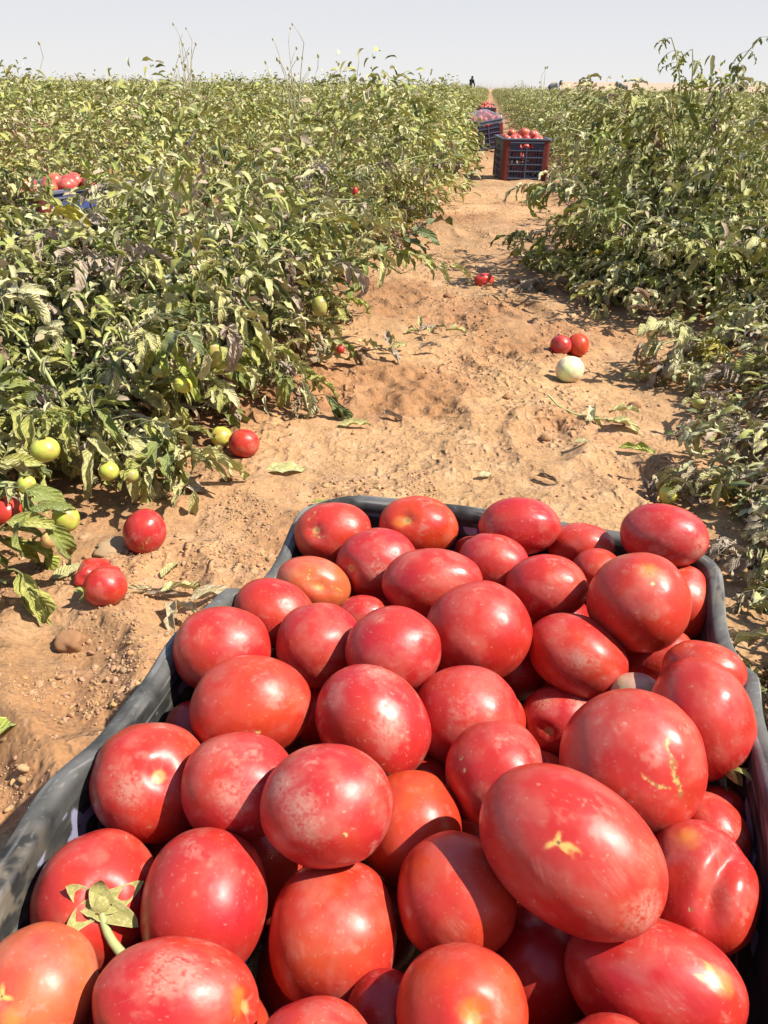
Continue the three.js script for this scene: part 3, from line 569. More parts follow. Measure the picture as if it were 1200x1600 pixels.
function calyxGeos(size, r, stalk = 1, open = 0.5) {   // five sepals round +y, and a stalk
  const sep = [];
  for (let k = 0; k < 5; k++) {
    const L = size * (0.65 + 0.75 * r()), g = grid(8, 5, (i, j) => { const t = i / 7, s = j / 2 - 1, w = 0.15 * size * (1.15 + 0.7 * Math.pow(t, 0.6)) * Math.pow(1 - t, 0.7) * 1.55, lift = size * (0.02 + open * (t * t * 0.9) - 0.12 * t) + Math.abs(s) * w * 0.35; return [L * t * (1 - 0.25 * t * t * open), lift + 0.05 * size * Math.sin(t * 6 + k), s * w + 0.06 * size * Math.sin(t * 4 + k * 2), j / 4, t]; });
    g.rotateZ((r() - 0.4) * 0.7); g.rotateY(k * 1.2566 + (r() - 0.5) * 0.9); sep.push(g);
  }
  const hub = new THREE.SphereGeometry(size * 0.26, 10, 8); hub.scale(1, 0.7, 1); sep.push(hub);
  const pts = [0, 1, 2, 3, 4].map((i) => V(size * 0.10 * i * i * 0.25 * stalk, size * 0.16 * i * stalk, size * 0.05 * Math.sin(i) * stalk));
  return [mergeGeometries(sep), tube(pts, size * 0.075, size * 0.06, 6)];
}
const calyxMat = new THREE.MeshStandardMaterial({ map: leafMap, color: lin(0.30, 0.32, 0.09), roughness: 0.85, side: THREE.DoubleSide });
const calyxDry = new THREE.MeshStandardMaterial({ map: leafMap, color: lin(0.40, 0.37, 0.13), roughness: 0.9, side: THREE.DoubleSide });
function addCalyx(tomato, dir, radii, size, opt = {}) {
  const r = rngOf(opt.seed || 5), [cg, sg] = calyxGeos(size, r, opt.stalk ?? 1, opt.open ?? 0.5), n = V(dir[0] / radii[0], dir[1] / radii[1], dir[2] / radii[1]).normalize();
  const c = part('calyx', cg, opt.dry ? calyxDry : calyxMat, tomato); c.position.set(dir[0] * radii[0], dir[1] * radii[1], dir[2] * radii[1]).multiplyScalar(opt.sink ?? 0.9);
  c.quaternion.setFromUnitVectors(V(0, 1, 0), n); if (opt.spin) c.rotateY(opt.spin);
  const st = part('stalk', sg, opt.dry ? dryStemMat : greenStemMat, c); if (opt.bend) st.rotation.z = opt.bend;
  return c;
}
let seedNo = 1;
function crateTomato(c, radii, ax, colour, label, feats = [], opt = {}) {
  const seed = seedNo++, X = V(...ax).normalize(), Y = V(0, 1, 0).addScaledVector(X, -X.y).normalize(), Z = V().crossVectors(X, Y);
  const m = meshThing('tomato', fruitGeo(radii[0], radii[1], { seed, feats, square: opt.square, lump: opt.lump, taper: opt.taper }), skinMat(RED[colour] || colour, seed, feats, opt.dust ?? 1), label, 'tomato', opt.group);
  m.quaternion.setFromRotationMatrix(new THREE.Matrix4().makeBasis(X, Y, Z)); m.position.set(...c); m.radii = radii;
  return m;
}

// ------------------------------------------------------------------ the full crate at the viewer's feet: every tomato in sight, then those beneath
const PILE = {};
PILE[1] = crateTomato([-0.0504, 0.3194, -0.6607], [0.0378, 0.0296], [0.992, 0.058, -0.109], 'red', 'tomato in the far left crate corner with a pale split in its skin', [['stem', -0.41, 0.59, 0.69], ['crack', -0.45, 0.86, 0.23], ['crack', -0.34, 0.43, 0.84]]);
PILE[2] = crateTomato([0.0353, 0.3221, -0.6728], [0.0389, 0.0300], [0.998, -0.008, 0.057], 'orange', 'orange red tomato at the far crate wall with a green stem dimple facing up', [['stem', -0.36, 0.61, 0.71], ['yellow', -0.45, 0.55, 0.70]]);
PILE[3] = crateTomato([0.1246, 0.3409, -0.6437], [0.0376, 0.0267], [0.986, 0.066, 0.154], 'crimson', 'smooth crimson tomato leaning on the far rim beside the purple paint', [], { square: 0.14 });
PILE[4] = crateTomato([-0.0039, 0.3148, -0.6159], [0.0372, 0.0324], [0.995, 0.086, -0.060], 'crimson', 'crimson tomato with a brown stem scar, next to the split one in the corner', [['stem', -0.73, 0.30, 0.61], ['dust', -0.08, 0.33, 0.94]]);
PILE[5] = crateTomato([0.0405, 0.3275, -0.5652], [0.0423, 0.0301], [0.998, 0.047, 0.040], 'crimson', 'wide crimson tomato with pale scrapes in front of the green dimpled one', [['scuff', -0.51, 0.83, 0.24], ['scuff', 0.35, 0.67, 0.66]]);
PILE[6] = crateTomato([0.1008, 0.3264, -0.5986], [0.0325, 0.0261], [0.936, -0.205, 0.286], 'crimson', 'crimson tomato with a curled green calyx near the middle of the far wall', [['scuff', -0.44, 0.68, 0.58]]);
PILE[7] = crateTomato([0.1853, 0.3214, -0.6436], [0.0316, 0.0207], [0.968, 0.062, 0.242], 'warm', 'half hidden orange red tomato at the far wall behind the pointed one', []);
PILE[8] = crateTomato([0.2528, 0.3496, -0.6140], [0.0380, 0.0284], [0.930, 0.030, 0.366], 'crimson', 'long crimson tomato with a dusty end, perched on the far right corner', [['dust', 0.76, -0.07, 0.65], ['dust', 0.80, 0.23, 0.55], ['scuff', -0.04, 0.23, 0.97]]);
PILE[9] = crateTomato([0.1413, 0.3330, -0.5542], [0.0335, 0.0270], [0.976, 0.057, 0.211], 'red', 'red tomato with a pointed tip, just in front of the curled green calyx', [['scuff', 0.00, 0.72, 0.69]], { taper: -2.2 });
PILE[10] = crateTomato([0.1924, 0.3188, -0.6019], [0.0231, 0.0208], [0.965, 0.155, 0.211], 'warm', 'small red tomato wedged behind the big round one with two scars', []);
PILE[11] = crateTomato([0.2019, 0.3461, -0.5148], [0.0395, 0.0380], [0.951, 0.189, 0.243], 'warm', 'big round orange red tomato with two small blossom scars on top', [['pit', 0.21, 0.90, 0.37], ['pit', 0.25, 0.80, 0.55], ['yellow', 0.22, 0.92, 0.32]]);
PILE[12] = crateTomato([0.2697, 0.2986, -0.5861], [0.0259, 0.0327], [0.935, 0.216, 0.282], 'warm', 'dusty red tomato between the big round two scarred one and the right rim', [['scuff', 0.56, 0.58, 0.59]]);
PILE[13] = crateTomato([-0.0634, 0.3095, -0.5881], [0.0336, 0.0243], [0.966, -0.250, 0.062], 'pale', 'pale orange tomato with a yellow star shaped stem scar near the left rim', [['stem', 0.23, 0.53, 0.82], ['yellow', 0.17, 0.55, 0.81], ['crack', -0.14, 0.77, 0.62], ['crack', 0.63, 0.49, 0.60]]);
PILE[14] = crateTomato([-0.0870, 0.3166, -0.5309], [0.0341, 0.0277], [0.937, -0.337, 0.090], 'red', 'smooth red tomato below the yellow star scarred one at the left rim', [['scuff', 0.30, 0.75, 0.59]]);
PILE[15] = crateTomato([-0.0175, 0.3053, -0.5469], [0.0220, 0.0176], [1.000, -0.001, -0.031], 'red', 'small red tomato peeping out right of the yellow star scarred one', []);
PILE[16] = crateTomato([-0.0474, 0.3223, -0.4848], [0.0328, 0.0328], [0.997, -0.034, -0.071], 'crimson', 'dull crimson tomato with a soft dented side, left of the round shiny one', [['scuff', 0.08, 0.08, 0.99]], { lump: 0.08 });
PILE[17] = crateTomato([0.0083, 0.3393, -0.4578], [0.0344, 0.0311], [1.000, 0.022, 0.001], 'crimson', 'round crimson tomato right of the dull dented one, mid crate', [['scuff', 0.68, 0.68, 0.25]]);
PILE[18] = crateTomato([0.0757, 0.3267, -0.4996], [0.0405, 0.0385], [0.993, 0.086, 0.086], 'red', 'large red tomato in the middle of the heap with a bright highlight', [['scuff', 0.26, 0.68, 0.69]]);
PILE[19] = crateTomato([0.1514, 0.3114, -0.4924], [0.0395, 0.0300], [0.866, -0.227, 0.445], 'red', 'glossy tilted red tomato with scratched patches below the big round one', [['scuff', -0.20, 0.52, 0.83], ['dust', 0.12, 0.56, 0.82]]);
PILE[20] = crateTomato([0.2276, 0.2932, -0.5150], [0.0299, 0.0217], [0.908, 0.412, 0.076], 'warm', 'shaded red tomato tucked under the big round two scarred one', []);
PILE[21] = crateTomato([0.2300, 0.3351, -0.4467], [0.0287, 0.0206], [0.918, 0.111, 0.382], 'warm', 'orange red tomato at the right rim, mostly behind the tall ribbed one', [['scuff', -0.28, 0.90, 0.33]]);
PILE[22] = crateTomato([0.2124, 0.3365, -0.3969], [0.0320, 0.0377], [0.906, 0.408, 0.111], 'red', 'tall red tomato at the right rim with a calyx at its lower end', [['scuff', -0.52, 0.85, 0.11]], { lump: 0.08, square: 0.14 });
PILE[23] = crateTomato([-0.1164, 0.3351, -0.4597], [0.0353, 0.0324], [0.981, -0.107, -0.163], 'red', 'large red tomato with a whitish scuff, resting on the left rim', [['scuff', -0.39, 0.79, 0.47], ['scuff', 0.33, 0.91, 0.24]]);
PILE[24] = crateTomato([-0.0851, 0.3342, -0.4024], [0.0402, 0.0329], [0.983, -0.026, -0.184], 'warm', 'large smooth orange red tomato with one small brown spot at its base', [['pit', 0.05, 0.21, 0.98]]);
PILE[25] = crateTomato([-0.0065, 0.3294, -0.3950], [0.0409, 0.0341], [0.719, -0.513, 0.469], 'crimson', 'long tilted crimson tomato coated with pale dust in the heap centre', [['dust', 0.24, 0.86, 0.46], ['dust', -0.47, 0.82, -0.33]], { dust: 1.8 });
PILE[26] = crateTomato([0.0599, 0.3125, -0.4190], [0.0377, 0.0346], [0.994, 0.083, 0.065], 'crimson', 'crimson tomato right of the long dust coated one', [['scuff', 0.37, 0.71, 0.60]]);
PILE[27] = crateTomato([0.1413, 0.2658, -0.4657], [0.0337, 0.0278], [0.964, 0.031, 0.263], 'crimson', 'red tomato with a deep stem cavity, behind the cracked giant', [['stem', -0.28, 0.36, 0.89], ['dust', 0.39, 0.91, 0.15], ['dust', -0.47, 0.84, 0.27]], { lump: 0.07 });
PILE[28] = crateTomato([0.1905, 0.3060, -0.4560], [0.0180, 0.0136], [0.954, 0.210, 0.214], 'dusty', 'tan dust caked tomato end between the cavity one and the tall one', [['dust', 0.03, 0.95, 0.30], ['dust', -0.19, 0.82, 0.53]], { dust: 2.5 });
PILE[29] = crateTomato([0.0730, 0.3248, -0.3561], [0.0316, 0.0316], [0.990, 0.113, 0.084], 'red', 'red tomato with two small brown flecks, left of the cracked giant', [['pit', -0.66, 0.70, 0.29], ['pit', -0.60, 0.62, 0.51]]);
PILE[30] = crateTomato([0.1536, 0.3414, -0.3514], [0.0436, 0.0429], [0.956, 0.221, 0.192], 'red', 'giant red tomato with a branching brown crack on its right side', [['crack', 0.47, 0.70, 0.54], ['crack', 0.50, 0.51, 0.70], ['crack', 0.55, 0.33, 0.77], ['crack', 0.27, 0.47, 0.84]], { lump: 0.07, square: 0.12 });
PILE[31] = crateTomato([0.0965, 0.3593, -0.2757], [0.0496, 0.0359], [0.809, -0.214, 0.547], 'red', 'largest oval tomato lying on top with a yellow star scar and scrapes', [['star', -0.08, 0.76, 0.64], ['scuff', -0.01, 0.38, 0.93], ['scuff', 0.67, 0.74, 0.06], ['scuff', 0.47, 0.71, 0.53], ['dust', 0.86, 0.31, 0.41]], { square: 0.05, lump: 0.03 });
PILE[32] = crateTomato([-0.0265, 0.3548, -0.3027], [0.0362, 0.0314], [0.996, -0.090, 0.015], 'crimson', 'oval tomato in the lower middle with grey dust over its left half', [['dust', -0.75, 0.63, 0.20], ['dust', -0.42, 0.64, 0.64], ['dust', -0.30, 0.44, 0.85], ['pit', 0.24, 0.38, 0.89]], { dust: 1.3 });
PILE[33] = crateTomato([-0.0827, 0.3381, -0.3302], [0.0332, 0.0310], [0.986, -0.112, -0.125], 'crimson', 'dusty crimson tomato partly in shadow, left of the grey dusted oval', [['scuff', -0.32, 0.91, 0.27], ['dust', -0.12, 0.63, 0.77], ['scuff', 0.02, 0.49, 0.87]]);
PILE[34] = crateTomato([-0.1402, 0.3228, -0.3470], [0.0352, 0.0345], [0.964, -0.183, -0.191], 'red', 'tomato at the left wall with a dented stem end and pale folds', [['stem', 0.12, 0.77, 0.62], ['dust', -0.36, 0.58, 0.73], ['scuff', -0.48, 0.79, 0.39]], { lump: 0.08 });
PILE[35] = crateTomato([0.0197, 0.3043, -0.3315], [0.0306, 0.0317], [0.999, 0.040, 0.012], 'orange', 'orange tomato below the grey dusted oval, half in shadow', [], { dust: 0.5 });
PILE[36] = crateTomato([0.0428, 0.3172, -0.2754], [0.0322, 0.0319], [0.996, 0.083, 0.040], 'warm', 'orange red tomato under the largest oval with a diagonal shadow across it', [['scuff', -0.02, 0.47, 0.88]], { dust: 0.6, square: 0.16 });
PILE[37] = crateTomato([-0.1542, 0.3040, -0.2799], [0.0339, 0.0345], [0.953, -0.238, -0.188], 'red', 'tomato with a large star shaped green calyx and hanging stalk', [['stem', 0.06, 0.76, 0.65]]);
PILE[38] = crateTomato([-0.0924, 0.3137, -0.2719], [0.0334, 0.0370], [0.981, -0.148, -0.123], 'crimson', 'tall smooth crimson tomato right of the one with the green star calyx', [['scuff', 0.09, 0.28, 0.96]], { square: 0.16, lump: 0.03 });
PILE[39] = crateTomato([-0.0232, 0.2986, -0.2658], [0.0349, 0.0359], [0.999, -0.032, -0.039], 'warm', 'squarish red tomato in the front middle with a round highlight', [['scuff', -0.58, 0.57, 0.58]], { square: 0.26 });
PILE[40] = crateTomato([-0.1619, 0.3187, -0.2206], [0.0283, 0.0286], [0.939, -0.291, -0.186], 'pale', 'pale orange red tomato cut by the lower left picture edge', [['star', -0.47, 0.72, 0.51], ['yellow', -0.26, 0.58, 0.77]]);
PILE[41] = crateTomato([-0.0932, 0.3259, -0.2129], [0.0385, 0.0261], [0.970, -0.244, 0.004], 'red', 'oval tomato in front with dried tan mud and a yellow end', [['dust', -0.12, 0.99, -0.10], ['dust', -0.18, 0.96, 0.23], ['dust', 0.01, 1.00, 0.04], ['scuff', 0.32, 0.91, 0.25], ['stem', 0.88, 0.46, 0.11], ['yellow', 0.76, 0.65, 0.11]]);
PILE[42] = crateTomato([0.0394, 0.3265, -0.2116], [0.0301, 0.0274], [0.996, 0.087, 0.032], 'orange', 'orange tomato with a yellow green bottom at the front edge', [['stem', 0.20, 0.79, 0.58], ['yellow', 0.17, 0.84, 0.51]], { dust: 0.5 });
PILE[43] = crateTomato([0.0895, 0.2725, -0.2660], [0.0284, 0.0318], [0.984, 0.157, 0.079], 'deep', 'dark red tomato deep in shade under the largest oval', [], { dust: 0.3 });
PILE[44] = crateTomato([0.1411, 0.3067, -0.2373], [0.0439, 0.0291], [0.927, 0.118, 0.356], 'red', 'large front tomato with a yellow scar, lower right of the largest oval', [['star', 0.55, 0.81, 0.20], ['yellow', 0.63, 0.76, 0.14], ['scuff', -0.15, 0.99, 0.03], ['scuff', 0.10, 0.70, 0.71]], { square: 0.10 });
PILE[45] = crateTomato([0.1775, 0.3128, -0.2859], [0.0305, 0.0332], [0.938, 0.288, 0.192], 'red', 'misshapen lobed tomato by the right wall beneath the cracked giant', [['scuff', 0.40, 0.92, -0.00], ['yellow', -0.05, 0.97, -0.22], ['pit', -0.19, 0.57, 0.80], ['groove', 0.35, 0.8, 0.45]], { lump: 0.10 });
PILE[46] = crateTomato([0.2027, 0.3045, -0.3306], [0.0199, 0.0250], [0.798, 0.571, -0.194], 'red', 'narrow red tomato between the lobed one and the right wall', []);
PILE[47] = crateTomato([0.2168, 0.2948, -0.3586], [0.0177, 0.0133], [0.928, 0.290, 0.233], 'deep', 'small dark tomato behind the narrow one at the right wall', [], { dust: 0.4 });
PILE[48] = crateTomato([-0.0249, 0.3265, -0.1933], [0.0256, 0.0198], [0.998, -0.046, -0.040], 'red', 'red tomato barely showing at the bottom edge below the squarish one', []);
PILE[49] = crateTomato([0.1067, 0.3139, -0.1934], [0.0229, 0.0219], [0.971, 0.221, 0.094], 'crimson', 'crimson tomato barely showing at the bottom edge below the yellow scarred one', []);
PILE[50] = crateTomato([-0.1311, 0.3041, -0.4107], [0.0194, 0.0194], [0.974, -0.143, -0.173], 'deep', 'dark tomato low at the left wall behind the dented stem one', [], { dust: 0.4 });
PILE[51] = crateTomato([0.0886, 0.2926, -0.6712], [0.0207, 0.0181], [0.994, 0.073, 0.087], 'red', 'sliver of red tomato between two tomatoes at the far wall', []);
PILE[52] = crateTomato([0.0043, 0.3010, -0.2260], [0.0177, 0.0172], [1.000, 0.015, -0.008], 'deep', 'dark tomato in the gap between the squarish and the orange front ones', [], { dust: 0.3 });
const BELOW = [[0.068, 0.335, -0.169, 0.0267], [0.130, 0.319, -0.156, 0.0266], [0.063, 0.287, -0.188, 0.0294], [-0.029, 0.271, -0.518, 0.0329], [-0.079, 0.271, -0.329, 0.0320], [0.086, 0.271, -0.459, 0.0266], [0.087, 0.271, -0.629, 0.0336], [-0.028, 0.271, -0.361, 0.0331], [0.161, 0.271, -0.572, 0.0328], [0.010, 0.271, -0.444, 0.0321], [0.111, 0.271, -0.526, 0.0289], [-0.085, 0.271, -0.224, 0.0328], [0.132, 0.271, -0.326, 0.0318], [0.042, 0.271, -0.520, 0.0316], [0.059, 0.271, -0.306, 0.0263], [0.103, 0.271, -0.377, 0.0282], [0.189, 0.271, -0.381, 0.0284], [-0.098, 0.271, -0.450, 0.0336], [0.135, 0.271, -0.194, 0.0296], [-0.089, 0.271, -0.386, 0.0309], [0.018, 0.271, -0.657, 0.0302], [-0.041, 0.271, -0.461, 0.0272], [-0.011, 0.271, -0.205, 0.0280], [0.039, 0.271, -0.236, 0.0290], [0.225, 0.271, -0.572, 0.0316], [0.203, 0.271, -0.433, 0.0308], [0.065, 0.271, -0.576, 0.0269], [0.028, 0.271, -0.387, 0.0281], [0.143, 0.271, -0.639, 0.0285], [-0.032, 0.271, -0.635, 0.0277], [0.015, 0.271, -0.569, 0.0292], [-0.029, 0.263, -0.691, 0.0289], [0.159, 0.263, -0.511, 0.0263], [-0.065, 0.263, -0.594, 0.0276], [-0.140, 0.255, -0.236, 0.0301], [-0.135, 0.255, -0.300, 0.0263], [-0.073, 0.255, -0.546, 0.0261], [0.137, 0.255, -0.248, 0.0276], [0.209, 0.247, -0.496, 0.0281], [0.030, 0.247, -0.185, 0.0267], [-0.003, 0.247, -0.306, 0.0287], [0.059, 0.247, -0.350, 0.0284], [-0.044, 0.247, -0.278, 0.0265], [0.091, 0.239, -0.174, 0.0306], [0.246, 0.239, -0.616, 0.0273], [0.119, 0.239, -0.425, 0.0268], [-0.023, 0.239, -0.416, 0.0271], [0.036, 0.239, -0.616, 0.0299], [-0.134, 0.239, -0.344, 0.0264], [-0.016, 0.239, -0.600, 0.0276], [-0.067, 0.239, -0.494, 0.0260], [0.062, 0.239, -0.420, 0.0275], [0.182, 0.239, -0.622, 0.0263], [-0.007, 0.231, -0.484, 0.0289], [0.121, 0.231, -0.591, 0.0296], [0.101, 0.231, -0.302, 0.0297], [0.065, 0.231, -0.486, 0.0307], [0.188, 0.231, -0.539, 0.0265], [-0.006, 0.231, -0.238, 0.0269], [0.169, 0.231, -0.284, 0.0263], [0.135, 0.231, -0.375, 0.0260], [-0.119, 0.231, -0.401, 0.0261], [0.185, 0.223, -0.410, 0.0277], [-0.051, 0.223, -0.328, 0.0294], [-0.004, 0.223, -0.539, 0.0267], [0.056, 0.223, -0.258, 0.0284], [0.068, 0.223, -0.665, 0.0281], [0.126, 0.223, -0.209, 0.0263], [-0.087, 0.223, -0.255, 0.0263], [0.056, 0.223, -0.565, 0.0268], [-0.046, 0.223, -0.651, 0.0263], [0.019, 0.223, -0.680, 0.0262], [-0.062, 0.223, -0.390, 0.0280], [0.091, 0.223, -0.532, 0.0262], [0.238, 0.223, -0.542, 0.0290]];
{ // rest of the pile: mostly out of sight, in the dark between the others
  const mats = [skinMat(RED.deep, 201, [], 0.3, 128), skinMat(RED.red, 202, [], 0.5, 128), skinMat(RED.warm, 203, [], 0.4, 128)], r = rngOf(61);
  const geos = [0, 1, 2].map((i) => fruitGeo(1.06, 0.97, { seed: 210 + i, nr: 20, ns: 30, square: 0.08 }));
  BELOW.forEach(([x, y, z, q], i) => {
    const m = meshThing('tomato', geos[i % 3], mats[Math.floor(r() * 3)], 'red tomato deep in the full crate, in the dark beneath the top layer', 'tomato', 'tomatoes beneath the top layer of the full crate');
    m.scale.setScalar(q * 0.99); m.position.set(x, y, z); m.rotation.set(r() * 6, r() * 6, r() * 6);
  });
}
const localDir = (m, w) => V(...w).applyQuaternion(m.quaternion.clone().invert()).normalize().toArray();
{
  const g = (i) => PILE[i];
  addCalyx(g(37), [0.06, 0.76, 0.65], g(37).radii, 0.021, { seed: 3, dry: true, stalk: 0.01, open: 0.35, spin: 0.5, sink: 0.95 });
  const st = part('stalk', tube([0, 1, 2, 3, 4, 5].map((i) => V(0.0004 * i * i, 0.0005 - 0.0006 * i * i * 0.3, 0.0052 * i)), 0.0019, 0.0027, 8), stemMat, g(37));
  st.position.set(0.003, 0.0195 * 1.16, 0.0205 * 1.16); st.rotation.set(0.75, 0.25, 0);
  addCalyx(g(6), [0.80, 0.45, 0.40], g(6).radii, 0.013, { seed: 8, open: 1.1, dry: true, stalk: 1.6, bend: -0.5, sink: 0.95 });
  addCalyx(g(12), [-0.30, 0.95, 0.1], g(12).radii, 0.008, { seed: 9, open: 1.4, dry: true, stalk: 0.8 });
  addCalyx(g(22), [0.25, -0.55, 0.80], g(22).radii, 0.015, { seed: 11, open: 0.9, stalk: 0.6, sink: 0.92 });
}

// ------------------------------------------------------------------ the full crate itself
{
  const t = thing('tomato_crate', 'worn blue black plastic crate full of tomatoes at the viewer, rim dusty and purple specked', 'crate', [0.049, 0, -0.423]);
  t.rotation.y = THREE.MathUtils.degToRad(-15);
  const a = CW / 2, b = CL / 2, q = 0.058, N = 220, ring = (o, s) => {    // s in 0..1 round the rim, starting at the middle of the far side, clockwise from above
    const A = a - o, B = b - o, Q = Math.max(0.012, q - o), l1 = 2 * (A - Q), l2 = 2 * (B - Q), c = Math.PI / 2 * Q, P = 2 * (l1 + l2) + 4 * c; let d = ((s % 1) + 1) % 1 * P;
    const segs = [[l1 / 2, 0], [c, 1], [l2, 0], [c, 1], [l1, 0], [c, 1], [l2, 0], [c, 1], [l1 / 2, 0]];
    let x = 0, z = -B, ang = 0, toCorner = 9;
    for (const [len, arc] of segs) {
      const step = Math.min(d, len);
      if (arc) { const t0 = ang, t1 = ang + step / Q, cx = x - Math.sin(t0) * Q, cz = z + Math.cos(t0) * Q; x = cx + Math.sin(t1) * Q; z = cz - Math.cos(t1) * Q; ang = t1; }
      else { x += Math.cos(ang) * step; z += Math.sin(ang) * step; }
      d -= step; if (d <= 1e-9) break;
    }
    return [x, z, Math.cos(ang - Math.PI / 2), Math.sin(ang - Math.PI / 2)];
  };
  const rimH = (x, z) => {      // high rounded ears, a sag behind each ear on the long sides, highest in the middle
    const dz = b - Math.abs(z), side = smooth(0.5, 0.9, Math.abs(x) / a), sag = (z > 0 ? 0 : x < 0 ? 0.030 : 0.016) * Math.exp(-Math.pow((dz - 0.135) / 0.048, 2)), mid = 0.012 * (z > 0 ? smooth(0, 0.05, dz) : smooth(0.16, 0.26, dz));
    return 0.328 + side * (mid - sag) + 0.0022 * Math.sin(z * 37 + x * 21) + 0.0016 * Math.sin(z * 83 + 1);
  };
  const worn = dataMap(2048, 256, (u, v) => {
    const s = u * 1.75, w = v < 0.38 ? v * 0.5 : v < 0.6 ? 0.19 + (v - 0.38) * 0.15 : 0.223 + (v - 0.6) * 0.42, inner = v > 0.62;
    const n = fbm(s * 24, w * 24, 3, 5), f = fbm(s * 130, w * 130, 8, 3), str = noise3(s * 14 + w * 40, w * 260 - s * 50, 4), edge = smooth(0.40, 0.46, v) * smooth(0.60, 0.54, v);
    let d = 0.008 + 0.032 * smooth(0.42, 0.70, n) + 0.045 * (f - 0.4) + 0.045 * edge * smooth(0.3, 0.65, n + 0.2 * f); d += str > 0.84 ? (str - 0.84) * 0.5 : 0; d = Math.max(0.008, d);
    const scr = noise3(s * 26 + 3, w * 330, 6); d += scr > 0.72 ? (scr - 0.72) * 0.55 * (0.3 + n) : 0; const spk = noise3(s * 420, w * 420, 9); d += spk > 0.80 ? (spk - 0.80) * 0.35 * edge : 0;
    if (inner) d *= 0.55;
    const mud = smooth(0.56, 0.72, fbm(s * 11 + 4, w * 11, 14, 4)) * smooth(0.35, 0.6, f);
    let c = [d * 1.03, d, d * 0.95]; c = [mix(c[0], 0.22, mud * 0.45), mix(c[1], 0.175, mud * 0.45), mix(c[2], 0.12, mud * 0.45)];
    const paint = inner ? smooth(0.70, 0.73, fbm(s * 60 + 11, w * 60, 21, 2)) : 0, strip = u < 0.075 || u > 0.94;
    if (strip && inner) { const m = 0.7 * smooth(0.45, 0.55, fbm(s * 18 + 3, w * 9, 2, 3)); c = [mix(c[0], 0.060, m), mix(c[1], 0.034, m), mix(c[2], 0.20, m)]; }
    return [mix(c[0], 0.28, paint * 0.7), mix(c[1], 0.27, paint * 0.7), mix(c[2], 0.40, paint * 0.7)];
  });
  const m = new THREE.MeshStandardMaterial({ map: worn, roughness: 0.8, bumpMap: worn, bumpScale: 0.0016 });
  const sweep = (prof) => grid(N + 1, prof.length, (i, j) => {
    const s = i / N, [o, y, v, abs] = prof[j], [x0, z0] = ring(0, s), [x, z] = ring(Math.max(0, o), s), h = rimH(x0, z0), wob = (0.0022 * Math.sin(z0 * 46 + x0 * 30) + 0.010) * (z0 > 0 ? smooth(0, 0.06, b - z0) : smooth(0.02, 0.20, b + z0)), ex = Math.abs(x0) > a - 0.02 ? Math.sign(x0) * wob : 0;
    return [x + ex, abs ? y : h + y, z, s, v];
  });
  const wall = sweep([[0.030, 0.165, 0.02, 1], [0.016, -0.06, 0.2], [0.0105, -0.024, 0.36], [0.0105, -0.010, 0.40], [0.0135, -0.010, 0.60], [0.0145, -0.030, 0.66], [0.018, -0.075, 0.8], [0.030, 0.165, 0.98, 1], [0.030, 0.165, 1.0, 1]]);
  part('crate_wall', wall, m, t);
  const lip = sweep([[0.0105, -0.020, 0.38], [0.003, -0.021, 0.40], [0.0006, -0.017, 0.42], [0, -0.007, 0.44], [0.0006, -0.002, 0.46], [0.0025, 0.0003, 0.48], [0.007, 0.0005, 0.51], [0.0108, -0.0008, 0.54], [0.0136, -0.004, 0.57], [0.0140, -0.010, 0.60]]);
  part('rim', lip, m, t);
  const pw = CW - 0.14, pl = CL - 0.14;
  for (const s of [1, -1]) {
    const p1 = part('wall_panel', panelGeo(pw, 0.25, 5, false), plastic, t); p1.scale.y = 0.68; p1.position.set(0, 0.004, s * (b - 0.042)); if (s < 0) p1.rotation.y = Math.PI;
    const p2 = part('wall_panel', panelGeo(pl, 0.25, 8, false), plastic, t); p2.scale.y = 0.68; p2.position.set(s * (a - 0.042), 0.004, 0); p2.rotation.y = s * Math.PI / 2;
  }
  for (const sx of [1, -1]) for (const sz of [1, -1]) { const cg = new THREE.CylinderGeometry(0.028, 0.026, 0.17, 14, 1, true, 0, Math.PI / 2); const p = part('corner_post', cg, new THREE.MeshStandardMaterial({ color: lin(0.03, 0.03, 0.04), roughness: 0.6, side: THREE.DoubleSide }), t); p.position.set(sx * (a - 0.066), 0.088, sz * (b - 0.066)); p.rotation.y = sx > 0 ? (sz > 0 ? 0 : Math.PI / 2) : (sz > 0 ? -Math.PI / 2 : Math.PI); }
  const fl = box(CW - 0.09, 0.006, CL - 0.09, 0, 0.008, 0); part('floor_panel', fl, plastic, t);
}

